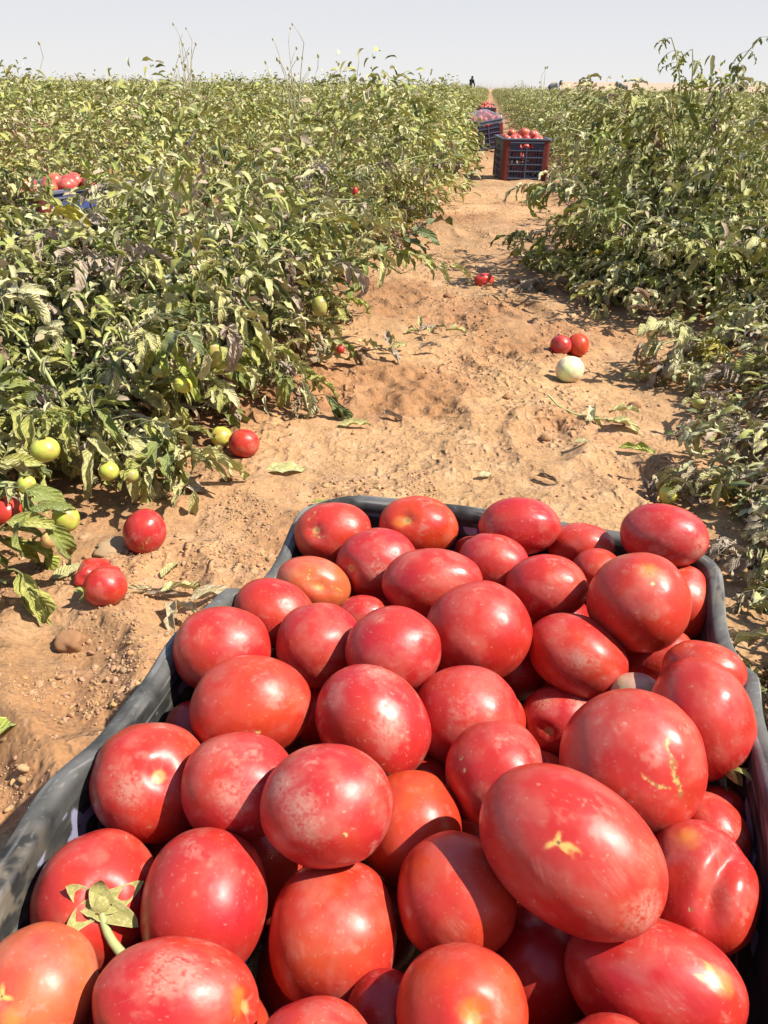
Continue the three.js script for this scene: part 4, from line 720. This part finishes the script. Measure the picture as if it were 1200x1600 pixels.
// ------------------------------------------------------------------ tomatoes heaped in the other crates
const smallFruit = [0, 1, 2].map((i) => fruitGeo(1.08, 0.96, { seed: 230 + i, nr: 16, ns: 24 }));
const smallMats = [skinMat([0.50, 0.070, 0.048], 220, [], 1.6, 96), skinMat([0.52, 0.095, 0.05], 221, [], 1.2, 96), skinMat([0.46, 0.055, 0.05], 222, [], 2.2, 96)];
function heap(crate, n, label, group, seed, bulge = 0.05, r0 = 0.034, inside = 0) {
  crate.updateMatrixWorld(true); const r = rngOf(seed), put = [];
  const tryPut = (x, y, z, rad) => { for (const p of put) if (Math.hypot(p[0] - x, p[1] - y, p[2] - z) < (p[3] + rad) * 0.93) return; put.push([x, y, z, rad]); };
  for (let k = 0; k < 900 && put.length < n; k++) {
    const rad = r0 * (0.9 + 0.22 * r()), x = (r() * 2 - 1) * (CW / 2 - 0.018 - rad), z = (r() * 2 - 1) * (CL / 2 - 0.018 - rad), e = Math.min(1, Math.hypot(x / (CW / 2), z / (CL / 2)));
    const lvl = k < 420 ? 0 : 1;
    tryPut(x, CH - 0.022 + bulge * (1 - e * e) * 0.6 + lvl * 0.05 * (1 - e * 0.5), z, rad);
  }
  for (let k = 0, m = put.length; k < 2500 && put.length < m + inside; k++) tryPut((r() * 2 - 1) * (CW / 2 - 0.055), 0.05 + 0.215 * r(), CL / 2 - 0.056 - 0.42 * Math.pow(r(), 2.5), 0.034);
  for (let k = 0; k < 5; k++) put.push([-0.13 + 0.066 * k, CH - 0.075, CL / 2 - 0.055, 0.033]);       // seen through the hand hole
  put.forEach(([x, y, z, rad]) => {
    const m = meshThing('tomato', smallFruit[Math.floor(r() * 3)], smallMats[Math.floor(r() * 3)], label, 'tomato', group);
    m.position.copy(crate.localToWorld(V(x, y, z))); m.scale.setScalar(rad); m.rotation.set(r() * 6, r() * 6, r() * 6);
  });
}
heap(CRATES.near, 34, 'red tomato heaped in the slotted crate standing beside the right row', 'tomatoes in the standing crate', 1, 0.02, 0.034, 22);
heap(CRATES.tilted, 36, 'tomato under the clear plastic sheet of the tilted crate', 'tomatoes in the tilted crate', 2, 0.075, 0.034, 22);
heap(CRATES.far, 26, 'tomato heaped in the far crate behind the tilted one', 'tomatoes in the far crate', 3, 0.09);
heap(CRATES.farthest, 22, 'tomato heaped in the farthest crate of the path', 'tomatoes in the farthest crate', 4, 0.10);
heap(CRATES.hidden, 18, 'red tomato heaped in the blue crate sunk in the left foliage', 'tomatoes in the hidden blue crate', 5, 0.04);
heap(CRATES.leftFar, 16, 'tomato heaped in the distant crate of the left field', 'tomatoes in the distant left crate', 6, 0.10);
{
  const g = grid(30, 24, (i, j) => { const u = i / 29 * 2 - 1, v = j / 23 * 2 - 1, e = Math.max(Math.abs(u), Math.abs(v)), k = 1 - Math.pow(e, 3); const w = fbm(u * 4 + 3, v * 4, 2, 3); return [u * (CW / 2 + 0.008), CH + 0.002 + k * (0.090 + 0.04 * (w - 0.5)) - (e > 0.985 ? 0.035 + 0.03 * w : 0), v * (CL / 2 + 0.008)]; });
  const m = new THREE.MeshPhysicalMaterial({ color: lin(0.86, 0.84, 0.88), transmission: 0.92, roughness: 0.2, thickness: 0, side: THREE.DoubleSide });
  const s = meshThing('plastic_sheet', g, m, 'clear wrinkled plastic sheet over the tomatoes of the tilted crate', 'plastic sheet'); CRATES.tilted.updateMatrixWorld(true); CRATES.tilted.matrixWorld.decompose(s.position, s.quaternion, s.scale);
}

// ------------------------------------------------------------------ fruit on the ground
function lying(x, z, a, b, colour, label, o = {}) {
  const seed = seedNo++, feats = o.feats || [];
  const m = meshThing('tomato', fruitGeo(a, b, { seed, feats, lump: o.lump, square: o.square }), skinMat(RED[colour], seed, feats, o.dust ?? 1, 192), label, 'tomato');
  m.position.set(x, groundY(x, z) + b * (o.up ?? 0.86), z); m.rotation.set(0, o.turn ?? 0, o.roll ?? 0);
  return m;
}
const G1 = lying(-0.385, -1.10, 0.037, 0.034, 'crimson', 'dusty crimson tomato with a curved split, alone on the sand left of the crate', { turn: 0.6, roll: 1.2, feats: [['crack', -0.3, 0.35, 0.9], ['crack', 0.0, 0.2, 0.98], ['crack', -0.5, 0.3, 0.8]] });
const G2 = lying(-0.395, -0.935, 0.030, 0.028, 'red', 'red tomato with a dry calyx on its side, in front of the crushed one', { turn: 0.2 });
addCalyx(G2, [-0.93, 0.1, 0.35], [0.030, 0.028], 0.016, { seed: 21, open: 1.0, dry: false, stalk: 0.5, sink: 0.95 });
const G3 = lying(-0.425, -0.985, 0.028, 0.024, 'red', 'crushed wrinkled tomato skin behind the red tomato with the dry calyx', { lump: 0.55, dust: 1.4, up: 0.6 }); G3.scale.y = 0.75;
lying(0.375, -3.13, 0.040, 0.026, 'red', 'long red tomato lying alone in the middle of the path', { turn: 0.3, up: 0.8 });
lying(0.512, -2.28, 0.029, 0.031, 'crimson', 'dark red wrinkled tomato touching the orange one on the path', { roll: 1.4, lump: 0.1 });
lying(0.565, -2.295, 0.032, 0.034, 'orange', 'orange tomato touching the dark red one at the shadow edge', { dust: 0.4 });
lying(0.482, -2.01, 0.037, 0.035, 'cream', 'pale cream green tomato on the sunlit sand of the path', { dust: 0.4, turn: 0.4 });
lying(-0.345, -1.535, 0.021, 0.023, 'lime', 'small pale green tomato on the sand under the bush, touching a red one', { dust: 0.4, roll: 1.3 });
lying(-0.292, -1.50, 0.031, 0.029, 'red', 'red tomato with a pale sunburnt spot under the left bush', { feats: [['dust', 0.55, 0.1, 0.83], ['dust', 0.6, -0.05, 0.8]], turn: 0.2 });

// ------------------------------------------------------------------ fruit hanging in the bushes
const hangMats = {}; const hangGeo = {};
function hanging(p, rx, ry, colour, label) {
  const key = colour + (ry / rx > 1.2 ? 'l' : 'r'); hangMats[colour] ||= skinMat(RED[colour], 300 + Object.keys(hangMats).length, [], 0.5, 128);
  rx *= 0.92; ry *= 0.92; const g = fruitGeo(ry, rx, { seed: seedNo++, nr: 20, ns: 28 });
  const m = meshThing('tomato', g, hangMats[colour], label, 'tomato'), back = V(p[0], p[1] - 0.70, p[2]).normalize().multiplyScalar(0.025); p = [p[0] + back.x, p[1] + back.y, p[2] + back.z]; m.position.set(...p); m.rotation.z = Math.PI / 2 + U(-0.3, 0.3);
  if (p[1] < groundY(p[0], p[2]) + ry) m.position.y = groundY(p[0], p[2]) + Math.max(rx, ry) * 0.95;
  addCalyx(m, [1, 0, 0], [ry, rx], rx * 0.7, { seed: seedNo, open: 0.8, stalk: 1.2, sink: 1.0 });
  return m;
}
[
  [[-0.455, 0.362, -2.14], 0.0155, 0.022, 'cream', 'pale egg shaped tomato high in the tall left bush'],
  [[-0.170, 0.215, -1.98], 0.0215, 0.028, 'green', 'long green tomato low on the path side of the tall left bush'],
  [[-0.350, 0.222, -1.55], 0.0185, 0.031, 'green', 'tall dark green tomato half hidden by curled leaves, mid bush'],
  [[-0.415, 0.235, -1.40], 0.019, 0.014, 'green', 'small green tomato in the cluster above the yellow green pair'],
  [[-0.375, 0.212, -1.39], 0.020, 0.017, 'lime', 'bright yellow green tomato in the cluster of the left bush'],
  [[-0.500, 0.224, -1.06], 0.0225, 0.020, 'lime', 'large yellow green tomato behind the broad leaf at the left edge'],
  [[-0.508, 0.196, -1.00], 0.014, 0.015, 'lime', 'small yellow green tomato above the bright red one at the left edge'],
  [[-0.452, 0.140, -1.165], 0.0175, 0.0175, 'lime', 'yellow green tomato hanging over the sand beneath the left bush'],
  [[-0.420, 0.128, -1.175], 0.0135, 0.013, 'green', 'small green tomato beside the hanging yellow green one'],
  [[-0.455, 0.150, -0.985], 0.0205, 0.0225, 'lime', 'shiny pale yellow tomato on the straggling vine at the left edge'],
  [[-0.480, 0.122, -0.975], 0.013, 0.015, 'peach', 'small peach coloured tomato below the shiny pale yellow one'],
  [[-1.190, 0.300, -2.66], 0.015, 0.015, 'green', 'tiny green tomato below the hidden blue crate'],
  [[-0.035, 0.205, -3.28], 0.0235, 0.0235, 'yellow', 'yellow tomato low in the dark bush where the path narrows'],
  [[0.735, 0.060, -1.76], 0.0175, 0.016, 'green', 'small green tomato on the sprawling vine at the right sand edge'],
  [[0.530, 0.040, -1.315], 0.0185, 0.0195, 'lime', 'yellow green tomato in the withered vine behind the crate corner'],
  [[0.925, 0.060, -2.52], 0.022, 0.026, 'green', 'dull green tomato in the shade under the dense right bush'],
  [[-0.540, 0.160, -0.985], 0.0255, 0.023, 'warm', 'bright red tomato at the left picture edge on the straggling vine'],
  [[-0.128, 0.356, -3.15], 0.0125, 0.0195, 'red', 'small red tomato at the edge of the dark left bush'],
  [[-2.10, 0.42, -5.9], 0.032, 0.024, 'warm', 'orange red tomato in the second row beyond the hidden blue crate'],
  [[-0.12, 0.100, -2.0], 0.012, 0.012, 'red', 'red tomato glimpsed through the leaves near the path edge'],
].forEach((a) => hanging(...a));

// ------------------------------------------------------------------ fallen leaves, twigs, clods
function fallen(x, z, L, colour, label, o = {}) {
  const g = leaflet(L, L * (o.w ?? 0.48), { curl: o.curl ?? 0.9, droop: o.droop ?? 0.35, lift: 0.05, ripple: 0.04, nu: 10, nv: 7, twist: 0.5 }); g.translate(-L / 2, 0.006, 0);
  const m = meshThing('fallen_leaf', g, LM[colour], label, 'leaf'); m.position.set(x, groundY(x, z) + (o.up ?? 0.004), z); m.rotation.set(o.tilt ?? 0.1, o.turn ?? 0, 0.05);
  return m;
}
fallen(-0.200, -1.435, 0.085, 'dusty', 'broad grey green leaf lying on the sand between bush and crate', { curl: 0.5, turn: 0.1, w: 0.5 });
fallen(0.682, -2.05, 0.085, 'dusty', 'rolled ribbed leaf on the sand right of the cream tomato', { curl: 1.9, turn: -0.1 });
fallen(0.534, -1.54, 0.075, 'lime', 'half rolled green leaf on the sand near the right vine', { curl: 1.6, turn: 2.8 });
fallen(0.421, -1.56, 0.036, 'dusty', 'small pale leaf piece behind the far crate wall, right side', { curl: 0.5, turn: 0.2 });
fallen(0.201, -1.42, 0.030, 'pale', 'little square light leaf scrap just behind the far crate rim', { curl: 0.2, turn: 0.1, w: 0.8 });
fallen(-0.365, -1.31, 0.085, 'dry', 'flat dry grey leaf under the hanging leaf spike', { curl: 0.6, turn: -0.5 });
fallen(-0.43, -0.672, 0.070, 'lime', 'green and white leaf at the left edge in front of the crate', { curl: 0.7, turn: 0.8 });
fallen(-0.335, -1.05, 0.045, 'dusty', 'small folded leaf beside the split crimson tomato', { curl: 1.4, turn: 1.1 });
fallen(-0.33, -0.975, 0.055, 'dry', 'dry curled leaf right of the tomato with the calyx', { curl: 2.2, turn: 0.1 });
fallen(-0.475, -1.00, 0.045, 'dusty', 'pale flat leaf left of the crushed tomato', { curl: 0.3, turn: 0.9, w: 0.7 });
fallen(0.02, -1.72, 0.060, 'dry', 'dry twisted leaf on the sand at the end of the left bush', { curl: 2.4, turn: -0.5, tilt: 0.5 });
fallen(-0.07, -1.66, 0.075, 'dusty', 'grey withered leaf at the foot of the left bush, pointing at the path', { curl: 1.5, turn: 0.15 });
fallen(-0.12, -1.30, 0.030, 'lime', 'tiny green leaf scrap beside the crate corner', { curl: 0.8, turn: 0.2 });
fallen(0.32, -1.40, 0.05, 'brown', 'brown curled leaf behind the far crate wall', { curl: 2.4, turn: -0.6 });
function cluster(x, z, n, kinds, label, name, spread, seed, stalk) {
  const r = rngOf(seed), t = thing(name, label, name === 'dry_leaf_heap' ? 'dry leaves' : 'leafy twig', [x, groundY(x, z), z]);
  if (stalk) part('stem', tube(stalk.map((q) => V(...q)), 0.0026, 0.0016, 6), greenStemMat, t);
  for (let k = 0; k < n; k++) {
    const L = 0.05 + 0.03 * r(), m = part('leaf', leaflet(L, L * 0.5, { curl: 1.2 + 1.6 * r(), droop: 0.6 + r(), twist: 1.6, ripple: 0.07 }, r), LM[pick(kinds, r)], t);
    const dx = (r() - 0.5) * spread, dz = (r() - 0.5) * spread * 0.6; m.position.set(dx, groundY(x + dx, z + dz) - groundY(x, z) + 0.008 + 0.016 * r(), dz); m.rotation.set((r() - 0.5) * 1.2, r() * 6.3, 0.15 * r());
  }
}
cluster(0.132, -2.45, 6, ['dusty', 'dry', 'dusty'], 'small heap of grey withered leaves on the sand at the left path edge', 'dry_leaf_heap', 0.12, 1);
cluster(0.480, -1.70, 5, ['dusty', 'pale', 'dry'], 'broken tomato twig with limp leaves and a long bare stalk on the path', 'fallen_twig', 0.09, 2, [[-0.085, 0.02, -0.13], [-0.07, 0.012, -0.08], [-0.04, 0.010, -0.03], [0.0, 0.012, 0.0], [0.05, 0.015, 0.01]]);
cluster(-0.30, -0.955, 5, ['dry', 'dusty', 'straw'], 'tangle of dry leaf stalks beside the tomato with the calyx', 'dry_leaf_heap', 0.09, 3);
cluster(0.50, -3.10, 6, ['dry', 'dark', 'brown'], 'dark withered leaves in the shade right of the long red tomato', 'dry_leaf_heap', 0.22, 4);
cluster(0.06, -4.00, 8, ['dry', 'dusty', 'brown'], 'dry leaf litter under the dark bush where the path narrows', 'dry_leaf_heap', 0.25, 5);
cluster(0.62, -1.35, 9, ['dry', 'straw', 'brown'], 'curled dead leaves on the sand under the withered right vine', 'dry_leaf_heap', 0.26, 6);
cluster(-0.02, -2.25, 9, ['dry', 'dusty', 'dry'], 'dead leaves beneath the left bush at the widest part of the path', 'dry_leaf_heap', 0.24, 7);
cluster(0.88, -5.6, 5, ['fresh', 'olive', 'dark'], 'little green seedling sprouting on the path before the standing crate', 'fallen_twig', 0.08, 8, [[0, 0, 0], [0.0, 0.05, 0], [0.01, 0.1, 0.0]]);
const soilMat = new THREE.MeshStandardMaterial({ color: lin(0.27, 0.135, 0.062), roughness: 0.97 });
function clodGeo(seed, d = 2) {
  let g = new THREE.IcosahedronGeometry(1, d); g.deleteAttribute('uv'); g.deleteAttribute('normal'); g = mergeVertices(g, 1e-4);
  const p = g.attributes.position; for (let i = 0; i < p.count; i++) { const v = V().fromBufferAttribute(p, i), k = 0.62 + 1.05 * (fbm(v.x * 1.7 + seed, v.y * 1.7, v.z * 1.7, 5) - 0.25); p.setXYZ(i, v.x * k, v.y * k * 0.75, v.z * k); }
  g.computeVertexNormals(); return g;
}
{
  const c = meshThing('soil_clod', clodGeo(3, 4), soilMat, 'fist sized reddish earth clod on the sand left of the crate', 'clod'); c.position.set(-0.424, groundY(-0.424, -0.862) + 0.006, -0.862); c.scale.setScalar(0.021);
  const st = meshThing('flat_stone', clodGeo(9, 3), new THREE.MeshStandardMaterial({ color: lin(0.36, 0.235, 0.13), roughness: 0.9 }), 'smooth tan stone half shaded by the split crimson tomato', 'stone'); st.position.set(-0.435, groundY(-0.435, -1.095) + 0.004, -1.095); st.scale.set(0.034, 0.014, 0.032);
  [[-0.30, -1.36, 0.013, 'small earth clod below the left bush near the fallen leaf'], [0.30, -1.86, 0.012, 'small earth clod left of the fallen twig stalk'], [0.36, -1.64, 0.014, 'earth clod just in front of the fallen twig'], [0.22, -2.9, 0.02, 'earth clod on the path ridge left of the long red tomato'], [0.62, -1.86, 0.016, 'earth clod between the cream tomato and the right vine']].forEach(([x, z, s, label], i) => { const o = c.clone(); o.name = numbered('soil_clod'); scene.add(o); tag(o, label, 'clod'); o.geometry = clodGeo(20 + i, 2); o.position.set(x, groundY(x, z) + s * 0.3, z); o.scale.setScalar(s); });
}
{
  const r = rngOf(71), list = [], N = 22000;
  for (let k = 0; k < 90000 && list.length < N; k++) {
    const d = 0.45 + 6.5 * Math.pow(r(), 1.7), x = pathX(-d) + (r() * 2 - 1) * (0.55 + 0.35 * d * 0.5), z = -d, rough = smooth(0.45, 0.70, fbm(x * 2.6 + 31, 5, z * 2.6 + 4, 3)), cl = smooth(0.5, 0.7, fbm(x * 9, 3, z * 9 + 8, 2));
    if (r() > 0.10 + 0.9 * rough * cl + 0.25 * cl) continue;
    const s = 0.0007 + 0.0050 * Math.pow(r(), 8) + 0.0014 * rough * r(); list.push([x, groundY(x, z) + s * 0.2, z, s]);
  }
  for (let k = 0, n = 0; k < 60000 && n < 9000; k++) {
    const x = -0.85 + 0.95 * r(), z = -1.45 + 1.0 * r(), cl = smooth(0.48, 0.68, fbm(x * 8 + 2, 3, z * 8 + 8, 3)); if (r() > 0.05 + 0.95 * cl) continue;
    const s = 0.0007 + 0.0016 * r() + 0.0042 * Math.pow(r(), 9); list.push([x, groundY(x, z) + s * 0.1, z, s]); n++;
  }
  const geo = clodGeo(5, 1), im = new THREE.InstancedMesh(geo, new THREE.MeshStandardMaterial({ color: lin(1, 1, 1), roughness: 0.97 }), list.length), q = new THREE.Quaternion();
  list.forEach(([x, y, z, s], i) => { q.setFromEuler(new THREE.Euler(r() * 6, r() * 6, r() * 6)); im.setMatrixAt(i, new THREE.Matrix4().compose(V(x, y, z), q, V(s * (0.8 + 0.6 * r()), s * (0.6 + 0.5 * r()), s))); const v = 0.8 + 0.4 * r(); im.setColorAt(i, lin(0.36 * v, 0.205 * v * (0.95 + 0.15 * r()), 0.098 * v * (0.9 + 0.4 * r()))); });
  im.name = 'soil_crumbs'; scene.add(finish(im)); tag(im, 'loose crumbs of dry sandy soil scattered over the path', 'soil crumbs', null, 'stuff');
}

// ------------------------------------------------------------------ tall dry weeds against the sky, grass tufts
const weedMat = new THREE.MeshStandardMaterial({ color: lin(0.34, 0.31, 0.18), roughness: 0.9 }), grassMat = new THREE.MeshStandardMaterial({ color: lin(0.45, 0.45, 0.22), roughness: 0.9, side: THREE.DoubleSide });
function weed(x, z, h, w, label, seed, n = 7, thin = 1) {
  const r = rngOf(seed), t = thing('dry_weed', label, 'weed', [x, groundY(x, z), z]), heads = [];
  for (let k = 0; k < n; k++) {
    const a = r() * 6.3, sp = w * (0.3 + 0.7 * r()), hh = h * (0.6 + 0.4 * r()), pts = [];
    for (let i = 0; i <= 6; i++) { const f = i / 6; pts.push(V(Math.cos(a) * sp * f * f, hh * f, Math.sin(a) * sp * f * f)); }
    const g = [tube(pts, 0.0060 * thin, 0.0026 * thin, 4)];
    for (let b = 2; b < 7; b++) { const p = pts[b], a2 = r() * 6.3, L = h * 0.10 * (0.5 + r()), q = p.clone().add(V(Math.cos(a2) * L * 0.7, L, Math.sin(a2) * L * 0.7)); g.push(tube([p, p.clone().lerp(q, 0.5).add(V(0, L * 0.1, 0)), q], 0.0028 * thin, 0.0020 * thin, 3)); if (r() < 0.75) { const s = new THREE.IcosahedronGeometry((0.008 + 0.007 * r()) * thin, 0); s.scale(1, 1.6, 1); s.translate(q.x, q.y, q.z); heads.push(s); } }
    part('stem', mergeGeometries(g), weedMat, t);
  }
  if (heads.length) part('seed_heads', mergeGeometries(heads), weedMat, t).userData.kind = 'stuff';
}
weed(-2.06, -9, 1.16, 0.16, 'tall pale dry weed standing above the left field against the sky', 31, 8);
weed(-0.86, -8, 1.06, 0.30, 'branching dry weed with dark seed heads, right of the tall pale one', 32, 9);
weed(-0.42, -9.5, 0.98, 0.15, 'thin leaning dry stalk right of the branching weed', 33, 3);
weed(-3.9, -9.5, 1.0, 0.25, 'short dry weed on the horizon at the far left', 34, 4);
weed(2.3, -13.5, 0.92, 0.2, 'sparse dry weed above the field right of the farthest crate', 36, 5);
function grassTuft(x, z, h, label, seed) {
  const r = rngOf(seed), t = thing('grass_tuft', label, 'grass', [x, groundY(x, z), z]), g = [];
  for (let k = 0; k < 40; k++) { const a = r() * 6.3, sp = 0.28 * r(), hh = h * (0.5 + 0.5 * r()), bx = (r() - 0.5) * 0.8; g.push(grid(5, 2, (i, j) => { const f = i / 4; return [bx + Math.cos(a) * sp * f * f + (j - 0.5) * 0.012 * (1 - f), hh * f, Math.sin(a) * sp * f * f]; })); }
  part('blades', mergeGeometries(g), grassMat, t).userData.kind = 'stuff';
}
grassTuft(2.55, -23, 1.08, 'pale grass tuft on the horizon right of the dark standing figure', 41);
grassTuft(3.6, -24, 1.05, 'second pale grass tuft above the farthest crate, at the right', 42);

// ------------------------------------------------------------------ far field workers
function blob(bones, res, k = 0.05) {                    // smooth union of tapered capsules, meshed
  const lo = V(1e9, 1e9, 1e9), hi = V(-1e9, -1e9, -1e9);
  for (const [a, b, ra, rb] of bones) for (const [p, q] of [[a, ra], [b, rb]]) { lo.min(V(p[0] - q, p[1] - q, p[2] - q)); hi.max(V(p[0] + q, p[1] + q, p[2] + q)); }
  const c = lo.clone().add(hi).multiplyScalar(0.5), half = Math.max(hi.x - lo.x, hi.y - lo.y, hi.z - lo.z) / 2 * 1.12, mc = new MarchingCubes(res, new THREE.MeshStandardMaterial(), false, false, 60000);
  mc.isolation = 0;
  for (let z = 0; z < res; z++) for (let y = 0; y < res; y++) for (let x = 0; x < res; x++) {
    const p = [c.x + ((x - res / 2) / (res / 2)) * half, c.y + ((y - res / 2) / (res / 2)) * half, c.z + ((z - res / 2) / (res / 2)) * half]; let d = 1e9;
    for (const [a, b, ra, rb] of bones) {
      const ab = [b[0] - a[0], b[1] - a[1], b[2] - a[2]], ap = [p[0] - a[0], p[1] - a[1], p[2] - a[2]], t = clamp((ab[0] * ap[0] + ab[1] * ap[1] + ab[2] * ap[2]) / (ab[0] ** 2 + ab[1] ** 2 + ab[2] ** 2 + 1e-9));
      const e = Math.hypot(ap[0] - ab[0] * t, ap[1] - ab[1] * t, ap[2] - ab[2] * t) - mix(ra, rb, t), h = clamp(0.5 + 0.5 * (d - e) / k); d = d > 1e8 ? e : mix(d, e, h) - k * h * (1 - h);
    }
    mc.field[x + y * res + z * res * res] = -d;
  }
  mc.update();
  let g = new THREE.BufferGeometry(); g.setAttribute('position', new THREE.BufferAttribute(mc.positionArray.slice(0, mc.count * 3), 3)); g = mergeVertices(g, 1e-5); g.computeVertexNormals(); g.scale(half, half, half); g.translate(c.x, c.y, c.z); return g;
}
const skinTone = new THREE.MeshStandardMaterial({ color: lin(0.22, 0.12, 0.075), roughness: 0.7 });
const cloth = (r, g, b) => new THREE.MeshStandardMaterial({ color: lin(r, g, b), roughness: 0.95 });
function worker(x, z, turn, lean, shirt, trousers, scarf, label) {
  const t = thing('person', label, 'person', [x, groundY(x, z), z]); t.rotation.y = turn;
  const hip = [0, 0.90, 0], ch = [0, 0.90 + 0.46 * Math.cos(lean), 0.46 * Math.sin(lean)], nk = [0, 0.90 + 0.55 * Math.cos(lean), 0.55 * Math.sin(lean)], hd = [0, nk[1] + 0.15 * Math.cos(lean * 0.7), nk[2] + 0.15 * Math.sin(lean * 0.7)];
  const sh = (s) => [s * 0.17, ch[1] + 0.03, ch[2]], el = (s) => [s * 0.22, ch[1] - 0.26, ch[2] + 0.10], wr = (s) => [s * 0.17, ch[1] - 0.46, ch[2] + 0.22], kn = (s) => [s * 0.11, 0.48, 0.05], an = (s) => [s * 0.12, 0.08, -0.02], to = (s) => [s * 0.13, 0.035, 0.14];
  const bones = [[hip, ch, 0.125, 0.135], [ch, nk, 0.10, 0.055], [nk, hd, 0.05, 0.085], [[0, hd[1] + 0.03, hd[2]], [0, hd[1] - 0.06, hd[2] + 0.03], 0.095, 0.07], [[0, hd[1] - 0.01, hd[2] + 0.08], [0, hd[1] - 0.03, hd[2] + 0.105], 0.018, 0.016]];
  for (const s of [-1, 1]) {
    bones.push([sh(s), el(s), 0.055, 0.042], [el(s), wr(s), 0.042, 0.028], [[s * 0.09, 0.86, 0], kn(s), 0.085, 0.058], [kn(s), an(s), 0.058, 0.038], [an(s), to(s), 0.04, 0.032], [sh(s), [0, ch[1] + 0.02, ch[2]], 0.06, 0.10]);
    const w = wr(s), pm = [w[0], w[1] - 0.08, w[2] + 0.03]; bones.push([w, pm, 0.028, 0.032]);
    for (let f = 0; f < 4; f++) bones.push([[pm[0], pm[1], pm[2] - 0.024 + f * 0.018], [pm[0] - s * 0.012, pm[1] - 0.065 + 0.008 * Math.abs(f - 1.5), pm[2] - 0.026 + f * 0.020], 0.0095, 0.008]);
    bones.push([[w[0], w[1] - 0.03, w[2] + 0.035], [pm[0] - s * 0.02, pm[1], pm[2] + 0.06], 0.011, 0.009]);
  }
  part('body', blob(bones, 96, 0.018), skinTone, t);
  const fat = (l, e) => l.map(([a, b, ra, rb]) => [a, b, ra + e, rb + e]);
  part('shirt', blob(fat([[[0, 0.84, 0], ch, 0.135, 0.14], [ch, nk, 0.10, 0.05], ...[-1, 1].flatMap((s) => [[sh(s), [0, ch[1] + 0.02, ch[2]], 0.06, 0.10], [sh(s), el(s), 0.06, 0.05], [el(s), [mix(el(s)[0], wr(s)[0], 0.8), mix(el(s)[1], wr(s)[1], 0.8), mix(el(s)[2], wr(s)[2], 0.8)], 0.048, 0.036]])], 0.012), 48, 0.03), shirt, t);
  part('trousers', blob(fat([-1, 1].flatMap((s) => [[[s * 0.08, 0.88, 0], kn(s), 0.10, 0.066], [kn(s), an(s), 0.066, 0.05]]), 0.012), 48, 0.03), trousers, t);
  part('headscarf', blob([[[0, hd[1] + 0.045, hd[2] - 0.01], [0, hd[1] - 0.08, hd[2] - 0.06], 0.098, 0.07], [[0, hd[1] - 0.09, hd[2] - 0.07], [0, nk[1] - 0.05, nk[2] - 0.10], 0.06, 0.09]], 36, 0.03), scarf, t);
}
worker(6.95, -79, 2.4, 0.35, cloth(0.02, 0.02, 0.025), cloth(0.03, 0.03, 0.035), cloth(0.015, 0.015, 0.018), 'person in dark clothes standing in the far field above the path');
worker(29.2, -75, -0.6, 0.25, cloth(0.05, 0.05, 0.06), cloth(0.05, 0.05, 0.05), cloth(0.45, 0.46, 0.48), 'person with a pale headscarf and dark shirt in the far field at the right edge');
worker(10.1, -57, 1.2, 1.35, cloth(0.30, 0.33, 0.36), cloth(0.08, 0.08, 0.09), cloth(0.06, 0.07, 0.08), 'stooping person in grey, below the left end of the sandy escarpment');
worker(14.6, -56, -1.2, 1.35, cloth(0.10, 0.11, 0.13), cloth(0.06, 0.06, 0.07), cloth(0.25, 0.27, 0.30), 'stooping person with a dark back, left of the tallest right bush');

renderer.render(scene, camera);
